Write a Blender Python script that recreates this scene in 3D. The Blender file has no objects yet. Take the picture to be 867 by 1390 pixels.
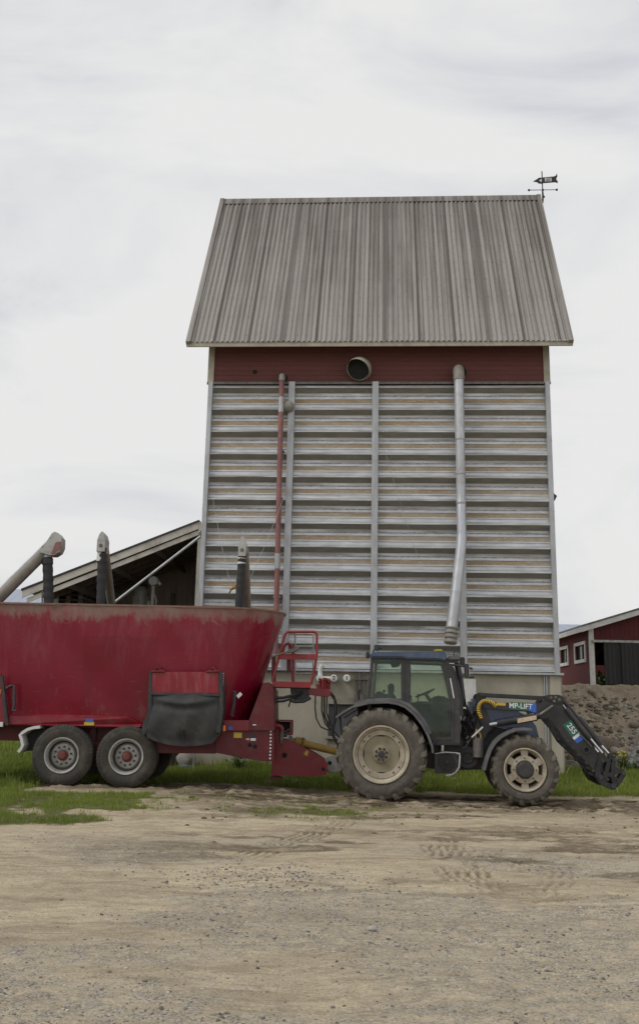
import bpy, bmesh, math, random
import numpy as np
from mathutils import Vector, Matrix
random.seed(7)
R = math.radians
C = bpy.context.scene.collection
S = bpy.context.scene
# ------------------------------------------------------------------ camera
FPX, CX, CY, CAMH = 1340.0, 433.5, 650.0, 1.58
PITCH, ROLL = math.atan(317/1340.0), R(1.15)
camd = bpy.data.cameras.new('camera'); cam = bpy.data.objects.new('camera', camd); C.objects.link(cam)
CM = Matrix.Translation((0, 0, CAMH)) @ Matrix.Rotation(math.pi/2+PITCH, 4, 'X') @ Matrix.Rotation(ROLL, 4, 'Z')
cam.matrix_world = CM
camd.sensor_fit = 'HORIZONTAL'; camd.sensor_width = 36; camd.lens = FPX/867*36
camd.shift_y = -(695-650)/867.0; camd.clip_end = 2000; camd.clip_start = .1
S.camera = cam
CO = Vector((0, 0, CAMH))
def ray(px, py):
    return (CM.to_3x3() @ Vector(((px-CX)/FPX, -(py-CY)/FPX, -1))).normalized()
def W(px, py, Y):
    d = ray(px, py); t = Y/d.y
    return CO+d*t
class Fr:
    """a local frame: x along the face, y away from the camera, z up"""
    def __init__(s, O, yaw):
        s.O = Vector(O); s.th = R(yaw)
        s.ax = Vector((math.cos(s.th), math.sin(s.th), 0)); s.ay = Vector((-math.sin(s.th), math.cos(s.th), 0))
    def h(s, px, py, d=0.0):
        r = ray(px, py); t = (d-(CO-s.O).dot(s.ay))/r.dot(s.ay)
        P = CO+r*t-s.O
        return (P.dot(s.ax), P.z)
    def p(s, px, py, d=0.0):
        x, z = s.h(px, py, d); return (x, d, z)
    def pl(s, pts, d=0.0): return [s.h(a, b, d) for a, b in pts]
    def p3(s, pts, d=0.0): return [s.p(q[0], q[1], q[2] if len(q) > 2 else d) for q in pts]
    def w(s, x, y, z): return s.O+s.ax*x+s.ay*y+Vector((0, 0, z))
# ------------------------------------------------------------------ materials
def nt(name):
    m = bpy.data.materials.new(name); m.use_nodes = True
    t = m.node_tree; t.nodes.clear()
    return m, t.nodes, t.links
def ramp(n, l, src, stops, interp='LINEAR'):
    r = n.new('ShaderNodeValToRGB'); cr = r.color_ramp; cr.interpolation = interp
    while len(cr.elements) < len(stops): cr.elements.new(.5)
    for e, (p, c) in zip(cr.elements, stops):
        e.position = p; e.color = (c, c, c, 1) if isinstance(c, (int, float)) else (*c, 1)
    l.new(src, r.inputs[0]); return r.outputs[0]
def noise(n, l, vec, sc, det=4, rough=.55, stretch=None, dist=0):
    if stretch:
        mp = n.new('ShaderNodeMapping'); mp.inputs['Scale'].default_value = stretch
        l.new(vec, mp.inputs[0]); vec = mp.outputs[0]
    t = n.new('ShaderNodeTexNoise'); t.inputs['Scale'].default_value = sc; t.inputs['Detail'].default_value = det
    t.inputs['Roughness'].default_value = rough; t.inputs['Distortion'].default_value = dist
    l.new(vec, t.inputs['Vector']); return t.outputs['Fac']
def mix(n, l, f, a, b, mode='MIX'):
    x = n.new('ShaderNodeMix'); x.data_type = 'RGBA'; x.blend_type = mode
    for s, v in ((0, f), (6, a), (7, b)):
        if hasattr(v, 'links'): l.new(v, x.inputs[s])
        elif isinstance(v, (int, float)) and s == 0: x.inputs[s].default_value = v
        else: x.inputs[s].default_value = (v, v, v, 1) if isinstance(v, (int, float)) else (*v, 1)
    return x.outputs[2]
def mth(n, l, op, a, b=None, clamp=False):
    x = n.new('ShaderNodeMath'); x.operation = op; x.use_clamp = clamp
    for i, v in ((0, a), (1, b)):
        if v is None: continue
        if hasattr(v, 'links'): l.new(v, x.inputs[i])
        else: x.inputs[i].default_value = v
    return x.outputs[0]
def bsdf(n, l, col, rough=.6, metal=0.0, bump=None, bstr=.3, bdist=.01, spec=.5, coat=0):
    b = n.new('ShaderNodeBsdfPrincipled'); o = n.new('ShaderNodeOutputMaterial')
    for k, v in (('Base Color', col), ('Roughness', rough), ('Metallic', metal)):
        if hasattr(v, 'links'): l.new(v, b.inputs[k])
        else: b.inputs[k].default_value = (*v, 1) if isinstance(v, tuple) else v
    b.inputs['Specular IOR Level'].default_value = spec
    b.inputs['Coat Weight'].default_value = coat
    if bump is not None:
        u = n.new('ShaderNodeBump'); u.inputs['Strength'].default_value = bstr; u.inputs['Distance'].default_value = bdist
        l.new(bump, u.inputs['Height']); l.new(u.outputs[0], b.inputs['Normal'])
    l.new(b.outputs[0], o.inputs[0]); return b
def coords(n): return n.new('ShaderNodeTexCoord').outputs['Object']
def mat(name, c, c2=None, sc=6, stretch=None, rng=(.35, .65), rough=.6, metal=0.0, dirt=None, dsc=2.5, drng=(.5, .72), damt=.8,
        dstretch=None, bsc=60, bstr=.15, bdist=.004, spec=.5, coat=0):
    m, n, l = nt(name); v = coords(n)
    f = ramp(n, l, noise(n, l, v, sc, 5, .6, stretch), [(rng[0], 0.0), (rng[1], 1.0)])
    col = mix(n, l, f, c, c2 if c2 else tuple(x*.8 for x in c))
    ro = rough; me = metal
    if dirt:
        d = ramp(n, l, noise(n, l, v, dsc, 6, .65, dstretch, .4), [(drng[0], 0.0), (drng[1], damt)])
        col = mix(n, l, d, col, dirt)
        ro = mth(n, l, 'ADD', mth(n, l, 'MULTIPLY', d, max(0, .9-rough)), rough)
        if metal: me = mth(n, l, 'MULTIPLY', mth(n, l, 'SUBTRACT', 1.0, d), metal)
    bsdf(n, l, col, ro, me, noise(n, l, v, bsc, 3), bstr, bdist, spec, coat)
    return m
M = {}
M['zinc'] = mat('galvanised_steel', (.60, .61, .61), (.46, .47, .475), 2.2, (1, 1, 3), rough=.42, metal=.6, dirt=(.34, .31, .26), dsc=4, drng=(.55, .8), damt=.55, dstretch=(1.2, 1, 5))
M['zinc_post'] = mat('post_steel', (.50, .51, .52), (.38, .39, .40), 2, (3, 3, .6), rough=.5, metal=.6, dirt=(.3, .28, .25), dsc=3, damt=.4)
M['beige'] = mat('beige_painted_steel', (.42, .39, .30), (.34, .31, .24), 2.5, rough=.5, dirt=(.2, .18, .15), dsc=5, damt=.4)
M['pipe'] = mat('pipe_steel', (.58, .60, .63), (.46, .47, .49), 4, (1, 1, .5), rough=.4, metal=.5, dirt=(.36, .32, .27), dsc=3, damt=.45)
M['pipe_dusty'] = mat('dusty_pipe', (.30, .285, .25), (.22, .205, .18), 5, rough=.65, metal=.2, dirt=(.3, .26, .2), dsc=4)
M['pipe_red'] = mat('faded_red_pipe', (.30, .12, .11), (.22, .09, .085), 3, (1, 1, .5), rough=.6, dirt=(.33, .25, .23), dsc=5, drng=(.5, .7), damt=.5)
M['black_in'] = mat('black_inside', (.012, .012, .012), (.02, .02, .02), rough=.9)
M['concrete'] = mat('rendered_concrete', (.47, .43, .34), (.38, .345, .27), 1.6, (1, 1, .5), rough=.9, dirt=(.22, .2, .165), dsc=1.3, drng=(.52, .75), damt=.6, bsc=30, bstr=.3)
M['concrete_rough'] = mat('rough_concrete', (.32, .3, .26), (.2, .185, .16), 3, rough=.95, dirt=(.12, .12, .08), dsc=2, bsc=14, bstr=.6, bdist=.02)
M['grey_door'] = mat('grey_hatch', (.115, .115, .12), (.09, .09, .095), 2, rough=.55, dirt=(.2, .19, .17), dsc=2, damt=.35)
M['white'] = mat('white_paint', (.72, .72, .69), (.6, .6, .57), 4, rough=.5, dirt=(.35, .33, .28), dsc=5, damt=.35)
M['offwhite'] = mat('old_white_boards', (.55, .52, .45), (.43, .40, .34), 3, rough=.75, dirt=(.22, .2, .17), dsc=3, damt=.5)
M['black_paint'] = mat('black_paint', (.016, .017, .019), (.03, .03, .032), 5, rough=.38, dirt=(.10, .09, .075), dsc=4, drng=(.5, .75), damt=.5)
M['black_rubber'] = mat('black_rubber', (.016, .016, .017), (.024, .024, .024), 6, rough=.6, dirt=(.07, .065, .055), dsc=5, damt=.35)
M['tyre'] = mat('dusty_tyre', (.10, .088, .070), (.062, .055, .046), 4, rough=.9, dirt=(.17, .15, .12), dsc=4.5, drng=(.42, .68), damt=.75, bsc=40, bstr=.3)
M['tyre_lug'] = mat('muddy_tread', (.15, .132, .105), (.07, .063, .053), 7, rough=.95, dirt=(.21, .185, .145), dsc=7, drng=(.4, .65), damt=.8, bsc=50, bstr=.4)
M['tyre_dark'] = mat('trailer_tyre', (.052, .047, .039), (.036, .033, .029), 4, rough=.85, dirt=(.12, .105, .078), dsc=4, drng=(.45, .7), damt=.7, bsc=40, bstr=.2)
M['cream'] = mat('cream_rim', (.50, .45, .35), (.42, .37, .28), 4, rough=.6, dirt=(.26, .21, .15), dsc=5, drng=(.45, .7), damt=.7)
M['cream_dusty'] = mat('dusty_wheel_disc', (.34, .30, .20), (.27, .235, .16), 4, rough=.75, dirt=(.2, .17, .11), dsc=6, damt=.6)
M['rim_grey'] = mat('grey_rim', (.46, .455, .43), (.37, .365, .34), 5, rough=.5, metal=.2, dirt=(.15, .13, .1), dsc=5, damt=.6)
M['hub_red'] = mat('red_hub', (.20, .03, .03), (.14, .026, .026), 9, rough=.6, dirt=(.13, .085, .065), dsc=14, drng=(.42, .62), damt=.8)
M['red'] = mat('red_paint', (.245, .009, .021), (.185, .008, .017), 3, rough=.42, dirt=(.2, .085, .075), dsc=3.5, drng=(.5, .75), damt=.65, coat=.15)
M['red_dark'] = mat('dark_red_paint', (.135, .009, .015), (.095, .008, .012), 3, rough=.5, dirt=(.14, .075, .065), dsc=3.5, damt=.6)
M['red_bright'] = mat('orange_red_paint', (.30, .026, .028), (.23, .022, .026), 4, rough=.45, dirt=(.24, .1, .08), dsc=5, damt=.5)
M['red_panel'] = mat('bright_red_panel', (.27, .012, .026), (.21, .010, .02), 2, (2, 2, .5), rough=.45, dirt=(.36, .13, .13), dsc=3, drng=(.5, .75), damt=.6, dstretch=(3, 1, .5))
M['tarp'] = mat('rubber_curtain', (.042, .044, .045), (.028, .03, .031), 3, rough=.75, dirt=(.105, .095, .08), dsc=3, drng=(.45, .75), damt=.7, bsc=25, bstr=.2)
M['blue'] = mat('blue_hood_paint', (.014, .042, .115), (.018, .05, .125), 3, rough=.25, dirt=(.08, .08, .08), dsc=4, damt=.35, coat=.5)
M['blue_dusty'] = mat('dusty_blue_paint', (.05, .085, .15), (.06, .09, .145), 4, rough=.45, dirt=(.16, .16, .16), dsc=4, drng=(.4, .7), damt=.6)
M['frame_dark'] = mat('dark_cab_frame', (.035, .034, .036), (.05, .048, .047), 6, rough=.5, dirt=(.11, .1, .085), dsc=6, damt=.5)
M['fender_grey'] = mat('grey_plastic_fender', (.1, .1, .105), (.14, .14, .14), 5, rough=.5, dirt=(.22, .2, .17), dsc=5, damt=.5)
M['yellow'] = mat('yellow_plastic', (.42, .27, .06), (.32, .2, .05), 6, rough=.55, dirt=(.14, .1, .05), dsc=8, damt=.6)
M['yellow_bright'] = mat('yellow_spiral_guard', (.7, .48, .06), (.6, .4, .05), 6, rough=.5)
M['orange'] = mat('orange_reflector', (.7, .22, .03), rough=.3)
M['chrome'] = mat('chrome_rod', (.75, .75, .76), (.6, .6, .6), 6, rough=.2, metal=.95)
M['steel_dull'] = mat('dull_steel', (.2, .19, .175), (.13, .12, .11), 8, rough=.55, metal=.6, dirt=(.15, .11, .08), dsc=6)
M['green_label'] = mat('green_sticker', (.016, .125, .085), (.02, .14, .095), 5, rough=.4)
M['blue_label'] = mat('blue_sticker', (.03, .12, .5), (.04, .14, .5), 5, rough=.4)
M['white_label'] = mat('white_sticker', (.75, .75, .75), (.65, .65, .65), 9, rough=.45)
M['yellow_label'] = mat('yellow_sticker', (.62, .43, .05), (.5, .34, .05), 9, rough=.5)
M['tan_label'] = mat('worn_tan_sticker', (.55, .36, .2), (.62, .52, .38), 20, rough=.6)
M['wood_dark'] = mat('dark_boards', (.17, .14, .115), (.11, .09, .075), 4, (6, 1, .6), rough=.9, bstr=.3)
M['wood'] = mat('weathered_wood', (.2, .17, .13), (.14, .115, .09), 4, (1, 1, 6), rough=.85, dirt=(.1, .09, .07), dsc=4)
M['interior'] = mat('cab_plastic', (.05, .05, .052), (.04, .04, .042), 2, rough=.8, bstr=0.0)
M['seat'] = mat('seat_cloth', (.035, .037, .045), (.025, .026, .03), 30, rough=.95)
M['lamp'] = mat('lamp_lens', (.6, .6, .58), (.5, .5, .5), 20, rough=.15, metal=.3)
M['jug'] = mat('milky_plastic', (.26, .255, .23), (.2, .195, .18), 6, rough=.4)
M['rock'] = mat('field_stone', (.38, .33, .26), (.28, .24, .18), 9, rough=.95, dirt=(.17, .14, .1), dsc=5, bsc=20, bstr=.5, bdist=.01)
M['rock_dark'] = mat('dark_stone', (.21, .17, .13), (.14, .115, .088), 6, rough=.95, bsc=20, bstr=.5, bdist=.01)
M['rock_pale'] = mat('pale_stone', (.40, .38, .34), (.3, .28, .25), 14, rough=.9, bsc=30, bstr=.4)
M['leaf'] = mat('weed_leaf', (.05, .1, .02), (.08, .14, .03), 9, rough=.6)
M['flower'] = mat('yellow_petals', (.7, .55, .06), (.6, .45, .05), 9, rough=.6)
M['tree_leaf'] = mat('tree_foliage', (.035, .06, .02), (.06, .09, .03), 3, rough=.7)
M['bark'] = mat('bark', (.09, .07, .055), (.05, .04, .03), 8, (1, 1, .3), rough=.95)
M['weather_iron'] = mat('black_iron', (.015, .015, .016), (.025, .024, .023), 9, rough=.6)

def m_dusty_zinc():
    m, n, l = nt('dust_caked_steel'); v = coords(n)
    f = ramp(n, l, noise(n, l, v, 5, 6, .7, (1, 1, 9)), [(.34, (.50, .48, .43)), (.45, (.38, .295, .19)), (.72, (.29, .205, .115))])
    col0 = ramp(n, l, noise(n, l, v, .7, 4, .6, (1, 1, 2)), [(.42, 0.0), (.62, .55)]); f = mix(n, l, col0, f, (.44, .42, .37))
    g = ramp(n, l, noise(n, l, v, 26, 3, .6, (1, 1, 5)), [(.45, 0.0), (.62, .5)])
    col = mix(n, l, g, f, (.17, .125, .075))
    bsdf(n, l, col, .85, 0.05, noise(n, l, v, 40, 4), .3, .006); return m
M['zinc_dust'] = m_dusty_zinc()
def m_zinc_speck():
    m, n, l = nt('patchy_galvanised_steel'); v = coords(n)
    a = ramp(n, l, noise(n, l, v, 9, 5, .8, (1, 1, 7)), [(.42, (.76, .77, .79)), (.52, (.46, .46, .45)), (.6, (.33, .30, .26))])
    bsdf(n, l, a, .45, .55, noise(n, l, v, 30, 3), .15, .004); return m
M['zinc_speck'] = m_zinc_speck()
def m_zinc_shaded():  # same steel for down-facing slopes, their shade put into a darker colour
    m, n, l = nt('shaded_steel'); v = coords(n)
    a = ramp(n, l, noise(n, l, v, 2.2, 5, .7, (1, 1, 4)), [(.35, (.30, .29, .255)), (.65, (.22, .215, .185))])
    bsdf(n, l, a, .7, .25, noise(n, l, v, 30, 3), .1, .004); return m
M['zinc_shaded'] = m_zinc_shaded()
def m_roof():
    m, n, l = nt('weathered_corrugated_roof'); v = coords(n)
    a = noise(n, l, v, 1.0, 6, .70, (9.5, .12, .12))
    b = noise(n, l, v, 1.0, 4, .6, (1.1, .35, .35))
    sz_ = n.new('ShaderNodeSeparateXYZ'); l.new(v, sz_.inputs[0])
    hi = mth(n, l, 'MULTIPLY', mth(n, l, 'SUBTRACT', 13.6, sz_.outputs[2]), .021)   # grime is thicker near the ridge
    s = mth(n, l, 'ADD', mth(n, l, 'ADD', mth(n, l, 'MULTIPLY', a, .82), mth(n, l, 'MULTIPLY', b, .21)), hi)
    col = ramp(n, l, s, [(.36, (.145, .127, .112)), (.46, (.215, .196, .175)), (.53, (.28, .262, .237)), (.68, (.335, .318, .29))])
    # rust-brown freckles and the sheet laps (one every 0.9 m)
    fr = ramp(n, l, noise(n, l, v, 13, 4, .7, (1, .5, .5)), [(.56, 0.0), (.7, .4)])
    col = mix(n, l, fr, col, (.15, .12, .10))
    sx = n.new('ShaderNodeSeparateXYZ'); l.new(v, sx.inputs[0])
    lap = mth(n, l, 'PINGPONG', sx.outputs[0], .46)
    lf = ramp(n, l, lap, [(0.0, .8), (.035, .7), (.06, 0.0)])
    col = mix(n, l, lf, col, (.1, .085, .075))
    bsdf(n, l, col, .75, .1, noise(n, l, v, 40, 3), .2, .004); return m
M['roof'] = m_roof()
def m_boards(name, c, c2, period, axis=2, groove=.012, dark=.35):
    """painted boards: colour differs board to board; the grooves are bump"""
    m, n, l = nt(name); v = coords(n)
    sx = n.new('ShaderNodeSeparateXYZ'); l.new(v, sx.inputs[0])
    z = mth(n, l, 'DIVIDE', sx.outputs[axis], period)
    fl = mth(n, l, 'FLOOR', z)
    wn = n.new('ShaderNodeTexWhiteNoise'); wn.noise_dimensions = '1D'; l.new(fl, wn.inputs['W'])
    fr = mth(n, l, 'FRACT', z)
    st = (1, 1, 8) if axis == 2 else (8, 8, 1)
    g = noise(n, l, v, 2.0, 6, .7, st)
    f = mth(n, l, 'ADD', mth(n, l, 'MULTIPLY', wn.outputs['Value'], .4), mth(n, l, 'MULTIPLY', ramp(n, l, g, [(.35, 0.0), (.65, 1.0)]), .6))
    col = mix(n, l, f, c, c2)
    gr = ramp(n, l, fr, [(0.0, 1.0), (groove/period, 0.0), (1-.4*groove/period, 0.0), (1.0, 1.0)])
    col = mix(n, l, mth(n, l, 'MULTIPLY', gr, dark), col, tuple(x*.3 for x in c))
    bsdf(n, l, col, .8, 0, mth(n, l, 'SUBTRACT', 1.0, gr), .7, .012); return m
M['red_boards'] = m_boards('red_horizontal_boards', (.17, .056, .048), (.115, .042, .037), .135)
M['red_boards_v'] = m_boards('red_vertical_boards', (.125, .020, .020), (.085, .017, .017), .16, 0)
M['red_boards_side'] = m_boards('red_side_boards', (.135, .021, .021), (.095, .018, .018), .16, 1)
M['dark_boards_v'] = m_boards('black_vertical_sheet', (.045, .043, .043), (.033, .032, .032), .14, 0)
M['shed_boards'] = m_boards('brown_shed_boards', (.34, .285, .24), (.24, .195, .165), .17, 0)
M['blue_roof'] = m_boards('blue_grey_seamed_roof', (.36, .40, .47), (.30, .34, .41), .6, 0, .06)
M['blocks'] = m_boards('pallet_boards', (.16, .14, .115), (.10, .088, .072), .16, 2, .05, .9)

def m_tub(z0, z1, PX0, PX1):
    m, n, l = nt('scuffed_red_tub'); v = coords(n)
    sx = n.new('ShaderNodeSeparateXYZ'); l.new(v, sx.inputs[0])
    z = mth(n, l, 'DIVIDE', mth(n, l, 'SUBTRACT', sx.outputs[2], z0), z1-z0)   # 0 bottom, 1 rim
    f = ramp(n, l, noise(n, l, v, 1.1, 5, .6), [(.3, 0.0), (.7, 1.0)])
    col = mix(n, l, f, (.185, .003, .018), (.25, .007, .03))
    # chalky faded patches and streaks, more of them high on the side
    st = noise(n, l, v, 1.3, 6, .72, (2.2, 1, .55), .5)
    fade = ramp(n, l, mth(n, l, 'ADD', mth(n, l, 'MULTIPLY', z, .26), st), [(.66, 0.0), (.90, .6)])
    col = mix(n, l, fade, col, (.27, .06, .065))
    # caked feed and dust under the rim with a ragged lower edge
    e = noise(n, l, v, 1.6, 6, .75, (1.3, 1, .8), .8)
    ru = mth(n, l, 'ADD', z, mth(n, l, 'MULTIPLY', mth(n, l, 'SUBTRACT', e, .5), .42))
    cake = ramp(n, l, ru, [(.865, 0.0), (.92, .7), (1.0, .92)])
    cc = mix(n, l, ramp(n, l, noise(n, l, v, 4, 5, .7, (2, 1, .7)), [(.4, 0.0), (.6, 1.0)]), (.25, .205, .15), (.27, .14, .125))
    col = mix(n, l, cake, col, cc)
    # a darker repainted patch in the middle of the side, with weld seams at its edges
    px_ = mth(n, l, 'ADD', sx.outputs[0], mth(n, l, 'MULTIPLY', mth(n, l, 'SUBTRACT', noise(n, l, v, 3, 3), .5), .12))
    inx = mth(n, l, 'MULTIPLY', mth(n, l, 'GREATER_THAN', px_, PX0), mth(n, l, 'LESS_THAN', px_, PX1))
    inz = mth(n, l, 'LESS_THAN', mth(n, l, 'ADD', z, mth(n, l, 'MULTIPLY', e, .05)), .76)
    col = mix(n, l, mth(n, l, 'MULTIPLY', mth(n, l, 'MULTIPLY', inx, inz), .2), col, (.10, .002, .007))
    # dried splashes low on the side
    sp_ = ramp(n, l, mth(n, l, 'SUBTRACT', noise(n, l, v, 9, 4, .7, (1, 1, .5)), mth(n, l, 'MULTIPLY', z, .35)), [(.50, 0.0), (.60, .35)])
    col = mix(n, l, sp_, col, (.24, .10, .075))
    # fine scratches
    sc = ramp(n, l, noise(n, l, v, 2.2, 3, .5, (1.5, 1, 28)), [(.70, 0.0), (.74, .35)])
    col = mix(n, l, sc, col, (.4, .2, .2))
    ro = mth(n, l, 'ADD', .28, mth(n, l, 'MULTIPLY', mth(n, l, 'MAXIMUM', cake, fade), .5))
    bsdf(n, l, col, ro, 0, noise(n, l, v, 3, 4), .12, .02, .5, .1); return m

def m_glass():
    m, n, l = nt('tinted_cab_glass')
    tr = n.new('ShaderNodeBsdfTransparent'); tr.inputs[0].default_value = (.87, .92, .86, 1)
    gl = n.new('ShaderNodeBsdfGlossy'); gl.inputs[0].default_value = (.9, 1, .93, 1); gl.inputs['Roughness'].default_value = .03
    df = n.new('ShaderNodeBsdfDiffuse'); df.inputs[0].default_value = (.42, .46, .38, 1)
    a = n.new('ShaderNodeMixShader'); b = n.new('ShaderNodeMixShader'); o = n.new('ShaderNodeOutputMaterial')
    v = coords(n)
    l.new(ramp(n, l, noise(n, l, v, 2.5, 5, .6), [(.35, .005), (.7, .04)]), a.inputs[0])
    l.new(tr.outputs[0], a.inputs[1]); l.new(df.outputs[0], a.inputs[2])
    fr = n.new('ShaderNodeFresnel'); fr.inputs[0].default_value = 1.5
    l.new(mth(n, l, 'ADD', mth(n, l, 'MULTIPLY', fr.outputs[0], .6), .0), b.inputs[0])
    l.new(a.outputs[0], b.inputs[1]); l.new(gl.outputs[0], b.inputs[2]); l.new(b.outputs[0], o.inputs[0]); return m
M['glass'] = m_glass()
M['win_glass'] = mat('dark_window_glass', (.02, .022, .022), (.035, .037, .033), 2, rough=.12, spec=.3)
# ------------------------------------------------------------------ mesh builder
class MB:
    def __init__(s): s.v = []; s.f = []; s.m = []
    def add(s, vs, fs, mi=0):
        o = len(s.v); s.v += [tuple(q) for q in vs]
        s.f += [tuple(i+o for i in f) for f in fs]; s.m += [mi]*len(fs); return s
    def box(s, x0, x1, y0, y1, z0, z1, mi=0):
        vs = [(x, y, z) for x in (x0, x1) for y in (y0, y1) for z in (z0, z1)]
        return s.add(vs, [(0, 1, 3, 2), (4, 6, 7, 5), (0, 4, 5, 1), (2, 3, 7, 6), (0, 2, 6, 4), (1, 5, 7, 3)], mi)
    def prism(s, pts, y0, y1, mi=0):
        n = len(pts); vs = [(x, y0, z) for x, z in pts]+[(x, y1, z) for x, z in pts]
        return s.add(vs, [tuple(range(n)), tuple(range(2*n-1, n-1, -1))]+[(i, (i+1) % n, n+(i+1) % n, n+i) for i in range(n)], mi)
    def strip(s, pts, th, y0, y1, mi=0):
        """a curved plate: polyline in xz with thickness, between y0 and y1"""
        out = []; inn = []
        for i, p in enumerate(pts):
            a = pts[max(0, i-1)]; b = pts[min(len(pts)-1, i+1)]
            dx, dz = b[0]-a[0], b[1]-a[1]; L = math.hypot(dx, dz) or 1
            nx, nz = -dz/L*th/2, dx/L*th/2
            out.append((p[0]+nx, p[1]+nz)); inn.append((p[0]-nx, p[1]-nz))
        n = len(pts)
        vs = [(x, y0, z) for x, z in out]+[(x, y0, z) for x, z in inn]+[(x, y1, z) for x, z in out]+[(x, y1, z) for x, z in inn]
        fs = []
        for i in range(n-1):
            fs += [(i, i+1, n+i+1, n+i), (2*n+i, 3*n+i, 3*n+i+1, 2*n+i+1), (i, 2*n+i, 2*n+i+1, i+1), (n+i, n+i+1, 3*n+i+1, 3*n+i)]
        fs += [(0, n, 3*n, 2*n), (n-1, 3*n-1, 4*n-1, 2*n-1)]
        return s.add(vs, fs, mi)
    def tube(s, pts, r, seg=12, cap=True, mi=0, rs=None):
        P = [Vector(p) for p in pts]; rings = []; up = None
        for i, p in enumerate(P):
            t = (P[min(i+1, len(P)-1)]-P[max(i-1, 0)]).normalized()
            if up is None:
                up = Vector((0, 0, 1)) if abs(t.z) < .9 else Vector((1, 0, 0))
            a = t.cross(up).normalized(); b = a.cross(t).normalized(); up = b
            rr = rs[i] if rs else r
            rings.append([p+a*math.cos(2*math.pi*k/seg)*rr+b*math.sin(2*math.pi*k/seg)*rr for k in range(seg)])
        vs = [q for g in rings for q in g]; fs = []
        for i in range(len(P)-1):
            for k in range(seg):
                k2 = (k+1) % seg
                fs.append((i*seg+k, i*seg+k2, (i+1)*seg+k2, (i+1)*seg+k))
        if cap:
            fs.append(tuple(range(seg-1, -1, -1))); fs.append(tuple((len(P)-1)*seg+k for k in range(seg)))
        return s.add(vs, fs, mi)
    def bar(s, p, q, w, h, mi=0):
        p, q = Vector(p), Vector(q); t = (q-p).normalized()
        a = t.cross(Vector((0, 1, 0)))
        if a.length < .05: a = Vector((1, 0, 0))
        a.normalize(); b = t.cross(a).normalized()
        vs = [c+a*sx*h/2+b*sy*w/2 for c in (p, q) for sx, sy in ((-1, -1), (1, -1), (1, 1), (-1, 1))]
        return s.add(vs, [(0, 1, 2, 3), (7, 6, 5, 4), (0, 4, 5, 1), (1, 5, 6, 2), (2, 6, 7, 3), (3, 7, 4, 0)], mi)
    def lathe(s, cx, cz, prof, seg=48, mi=0, closed=False):
        """profile of (radius, y) turned about the y axis through (cx, cz)"""
        n = len(prof)
        vs = [(cx+r*math.cos(2*math.pi*k/seg), y, cz+r*math.sin(2*math.pi*k/seg)) for k in range(seg) for r, y in prof]
        fs = []
        for k in range(seg):
            k2 = (k+1) % seg
            for i in range(n if closed else n-1):
                j = (i+1) % n
                fs.append((k*n+i, k2*n+i, k2*n+j, k*n+j))
        return s.add(vs, fs, mi)
    def lathez(s, cx, cy, prof, seg=24, mi=0):
        n = len(prof)
        vs = [(cx+r*math.cos(2*math.pi*k/seg), cy+r*math.sin(2*math.pi*k/seg), z) for k in range(seg) for r, z in prof]
        fs = [(k*n+i, ((k+1) % seg)*n+i, ((k+1) % seg)*n+i+1, k*n+i+1) for k in range(seg) for i in range(n-1)]
        return s.add(vs, fs, mi)
    def ball(s, c, r, seg=12, rings=8, sq=(1, 1, 1), mi=0):
        vs = []; fs = []
        for i in range(rings+1):
            a = math.pi*i/rings
            for k in range(seg):
                b = 2*math.pi*k/seg
                vs.append((c[0]+r*sq[0]*math.sin(a)*math.cos(b), c[1]+r*sq[1]*math.sin(a)*math.sin(b), c[2]+r*sq[2]*math.cos(a)))
        for i in range(rings):
            for k in range(seg): fs.append((i*seg+k, i*seg+(k+1) % seg, (i+1)*seg+(k+1) % seg, (i+1)*seg+k))
        return s.add(vs, fs, mi)
    def build(s, name, mats, parent=None, bevel=0, ang=35, label=None, smooth=True):
        me = bpy.data.meshes.new(name)
        bm = bmesh.new(); bv = [bm.verts.new(q) for q in s.v]; bm.verts.ensure_lookup_table()
        for f, mi in zip(s.f, s.m):
            try: bf = bm.faces.new([bv[i] for i in f]); bf.material_index = mi
            except ValueError: pass
        bmesh.ops.remove_doubles(bm, verts=bm.verts, dist=1e-5)
        bmesh.ops.recalc_face_normals(bm, faces=bm.faces)
        if bevel:
            es = [e for e in bm.edges if len(e.link_faces) == 2 and e.calc_face_angle(0) > R(35)]
            bmesh.ops.bevel(bm, geom=es, offset=bevel, segments=2, affect='EDGES', clamp_overlap=True)
        bm.to_mesh(me); bm.free()
        for m in (mats if isinstance(mats, (list, tuple)) else [mats]): me.materials.append(M[m] if isinstance(m, str) else m)
        if smooth:
            me.polygons.foreach_set('use_smooth', [True]*len(me.polygons)); me.set_sharp_from_angle(angle=R(ang))
        o = bpy.data.objects.new(name, me); C.objects.link(o)
        if parent: o.parent = parent
        if label: o['label'] = label
        return o
def tag(o, label=None, cat=None, group=None, kind=None):
    for k, v in (('label', label), ('category', cat), ('group', group), ('kind', kind)):
        if v: o[k] = v
    return o
def thing(name, F, label, cat, group=None, at=(0, 0, 0)):
    o = bpy.data.objects.new(name, None); C.objects.link(o); o.empty_display_size = .3
    o.location = F.w(*at); o.rotation_euler = (0, 0, F.th)
    return tag(o, label, cat, group)
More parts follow.
